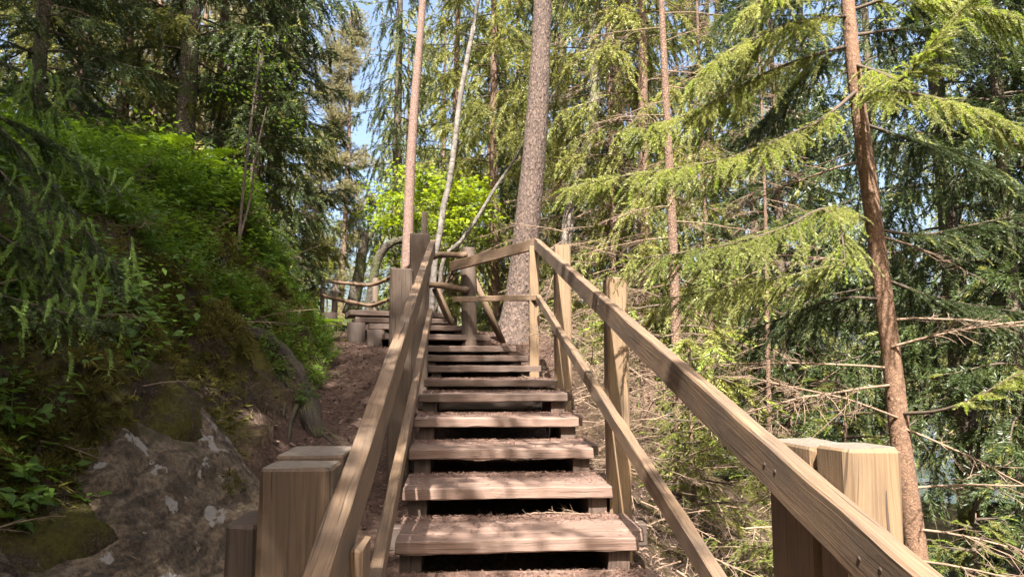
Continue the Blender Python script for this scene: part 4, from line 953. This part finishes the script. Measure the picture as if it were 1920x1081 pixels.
for k in range(3):
    m_ = np.arange(nc) % 3 == k; c = m_.sum(); az = rb.uniform(0, 6.28, c); Zc = np.c_[rb.normal(.7, .2, c), rb.normal(-.15, .2, c), np.full(c, .6)]
    v_, t_ = place(T_CUSH[k], pc[m_], np.c_[np.cos(az), np.sin(az), np.zeros(c)], Zc/np.linalg.norm(Zc, axis=1)[:, None], rb.uniform(.03, .095, c)); Vc.append(v_); Tc.append(t_+off); off += len(v_)
V = np.concatenate(Vc); n = len(V)//3
props(tri_mesh('moss', V, np.arange(3*n).reshape(n, 3), M_MOSS, loc=(-2, 4, 0)), 'olive brown moss cushions hanging on the steep bank face', None, None, 'stuff')
# leaf litter on the path and pockets of the bank
pm = (pts[:,0] > -3.2) & (pts[:,0] < 1.6) & (pts[:,1] > 1) & (pts[:,1] < 11) & (D < .35)
p, ii = pick(pm, 15000, .03); p[:, 2] += .008; V, T = scatter_tris(p, .045, rb, .3, .35); V2, T2 = scatter_tris(pick(pm, 14000, .03)[0]+np.array([0,0,.006]), .05, rb, .25, .07)
p3, i3 = pick(nearmask & (D < 1.3), 9000); V3, T3 = scatter_tris(p3+np.array([.02, 0, .02]), .045, rb, .7, .06)
V4, T4 = scatter_tris(ROCKV[rb.choice(len(ROCKV), 1800)]+np.array([.006, 0, .008]), .05, rb, .6, .06)
ac = Acc(); ac.add(V, T, 0); ac.add(V2, T2, 0); ac.add(V3, T3, 0); ac.add(V4, T4, 0)
props(ac.build('leaf_litter', [M_LITTER], loc=(-1, 5, 0)), 'brown dry leaves and needles on the path and bank', None, None, 'stuff')
for i, (u, v) in enumerate(((655,800),(668,873),(640,662),(700,735))):
    b = hit(u, v, 3.); V, T = place(T_MAPLE, [b+ZV*.02], [[math.cos(i*2), math.sin(i*2), .1]], [[.2, -.5, 1]], [.14])
    props(tri_mesh('dead_leaf', V, T, M_LITTER, loc=tuple(b)), ['pale dry leaf on the path left of the handrail', 'dry leaf lying beside the left railing posts', 'dry leaf at the far end of the dirt path', 'dry leaf halfway up the dirt path'][i], 'leaf')
# ferns
def frond(L, rng, droop):
    t = np.linspace(0, 1, 26); P = np.c_[t*L, np.zeros(26), L*(.55*t-droop*t*t)]
    V, T = tube3(P, .004, .001, 3); Vs = [V]; Ts = [T]; n = len(V)
    k = 24; f = np.linspace(.14, .99, k); pl = L*.24*np.sin(np.clip(f*1.12, 0, 1)*math.pi*.93+.12)*(1-f*.35)+.006
    for sgn in (-1, 1):
        b = np.c_[f*L, np.zeros(k), L*(.55*f-droop*f*f)]
        for j in range(k):
            w = pl[j]; X = unit([.28, sgn, -.12]); m_ = 7
            for h in range(m_):
                g = (h+.5)/m_; c = b[j]+X*w*g; lw = w*.20*(1-g*.75)+.002
                v = np.array([c-X*w/m_*.62, c+np.array([lw, 0, 0])+X*w*.02, c+X*w/m_*.62, c-np.array([lw, 0, 0])*.9])
                Vs.append(v); Ts.append(np.array([[0, 1, 2], [0, 2, 3]])+n); n += 4
    return np.concatenate(Vs), np.concatenate(Ts)
def fern(u, v, L, nf, label, az0=0., spread=6.28, b=None):
    b = (hit(u, v, 2.)+ZV*(.18 if L > .5 else 0)) if b is None else b; t = thing('fern', label, 'fern', tuple(b), 'ferns on the bank'); rng = np.random.default_rng(int(u))
    for i in range(nf):
        az = az0+spread*(i+rng.uniform(-.2, .2))/nf; V, T = frond(L*rng.uniform(.75, 1.1), rng, rng.uniform(.35, .6)); X = np.array([math.cos(az), math.sin(az), 0]); Y_ = np.array([-X[1], X[0], 0])
        tri_mesh('frond', b+V[:, :1]*X+V[:, 1:2]*Y_+V[:, 2:]*ZV, T, M_FERN, t)
fern(400,318,1.0,7,'large fern on the bank crest below the mossy dark trunk', .2)
fern(330,335,.85,6,'fern on the crest left of the largest fern', 1.)
fern(445,345,.7,6,'fern at the right end of the crest row', .5)
fern(565,575,.62,6,'fern arching over the dirt path near the distant log fence', -.9, 2.6, b=at(578,612,8.4))
fern(90,200,.7,6,'fern high on the bank near the left edge', .3)
fern(655,640,.16,4,'tiny fern on the path in front of the round stair leg', 0)
# rotten root
def rotten_root():
    P = [hit(u, v, 3.5, off=.05)+np.array([-.01, -.0, -.03]) for u, v in ((452,612),(490,630),(525,662),(556,705),(577,748),(590,790),(598,812))]
    P = spline(P, 26); R = np.interp(np.linspace(0, 1, 26), [0,.25,.6,.85,1], [.05,.11,.105,.075,.03])
    t = thing('rotten_root', 'weathered rotten root lying down the bank beside the path', 'root', tuple(P[0])); trunk_mesh('wood', P, R, M_ROOT, t, 22, .5, 16)
    ac = Acc()
    for (a, b, c) in (((590,790),(620,815),(655,835)),((580,775),(600,810),(640,845)),((560,750),(545,790),(540,830)),((520,690),(540,730),(530,780))):
        V, T = tube3([hit(*q, 3., off=.02) for q in (a, b, c)], .022, .008, 6); ac.add(V, T, 0)
    ac.build('side_roots', [M_ROOT], t)
rotten_root()
# bare twin sapling on the bank
P = spline([hit(447,470,4.), at(452,400,7.), at(462,300,7.), at(476,190,7.), at(486,120,7.)], 14)
t = thing('sapling', 'thin bare twin stemmed sapling in front of the dense young spruce', 'sapling', tuple(P[0]))
V, T = tube3(P, .018, .008, 6); tri_mesh('stem', V, T, M_TWIGD, t)
P2 = spline([P[1], at(470,370,7.05), at(478,300,7.05), at(500,200,7.1)], 10); V, T = tube3(P2, .014, .006, 6); tri_mesh('stem', V, T, M_TWIGD, t)
ac = Acc(); rg = np.random.default_rng(8); leaf_spray(ac, P[-1], (.25,.25,.3), 200, .05, T_LEAF, 0, rg); leaf_spray(ac, P2[-1], (.25,.25,.25), 160, .05, T_LEAF, 0, rg); ac.build('foliage', [M_BILB], t)

# tangle of dead twigs on the slope right of the steps
ac = Acc(); rg = np.random.default_rng(91)
for i in range(290):
    l = rg.uniform(1.3, 2.6); s = rg.uniform(.2, 6.5); p = st(l, s, 0); p[2] = ground_z(p[0], p[1])+rg.uniform(.0, 1.1 if s < 2 else 2.0)*rg.random()
    dead_branch(ac, p, rg.uniform(0, 6.28), rg.uniform(.4, .95), rg, slope=rg.uniform(-.5, .5), r=.0055, n2=18)
props(ac.build('dead_twig_tangle', [M_TWIG], loc=(1.5, 5, -1)), 'tangled mass of pale dead twigs on the slope right of the steps', None, None, 'stuff')
p = []
for i in range(9000):
    l = rg.uniform(1.2, 3.2); s = rg.uniform(-2, 6); q = st(l, s, 0); p.append((q[0], q[1], ground_z(q[0], q[1])+.012))
V, T = scatter_tris(np.array(p), .055, rg, .5, .09)
props(tri_mesh('slope_litter', V, T, M_LITTER, loc=(1.5, 4, -1)), 'dry needles and twig bits covering the slope right of the steps', None, None, 'stuff')

ac = Acc(); rg = np.random.default_rng(93); pb, ib = pick(nearmask & (D > .5), 70)
for b in pb: dead_branch(ac, b+np.array([.05, 0, .05]), rg.uniform(0, 6.28), rg.uniform(.25, .7), rg, slope=rg.uniform(-.2, .7), r=.004, n2=9)
props(ac.build('bank_twigs', [M_TWIG], loc=(-3, 5, 1)), 'bare fallen twigs among the bilberries and moss of the bank', None, None, 'stuff')
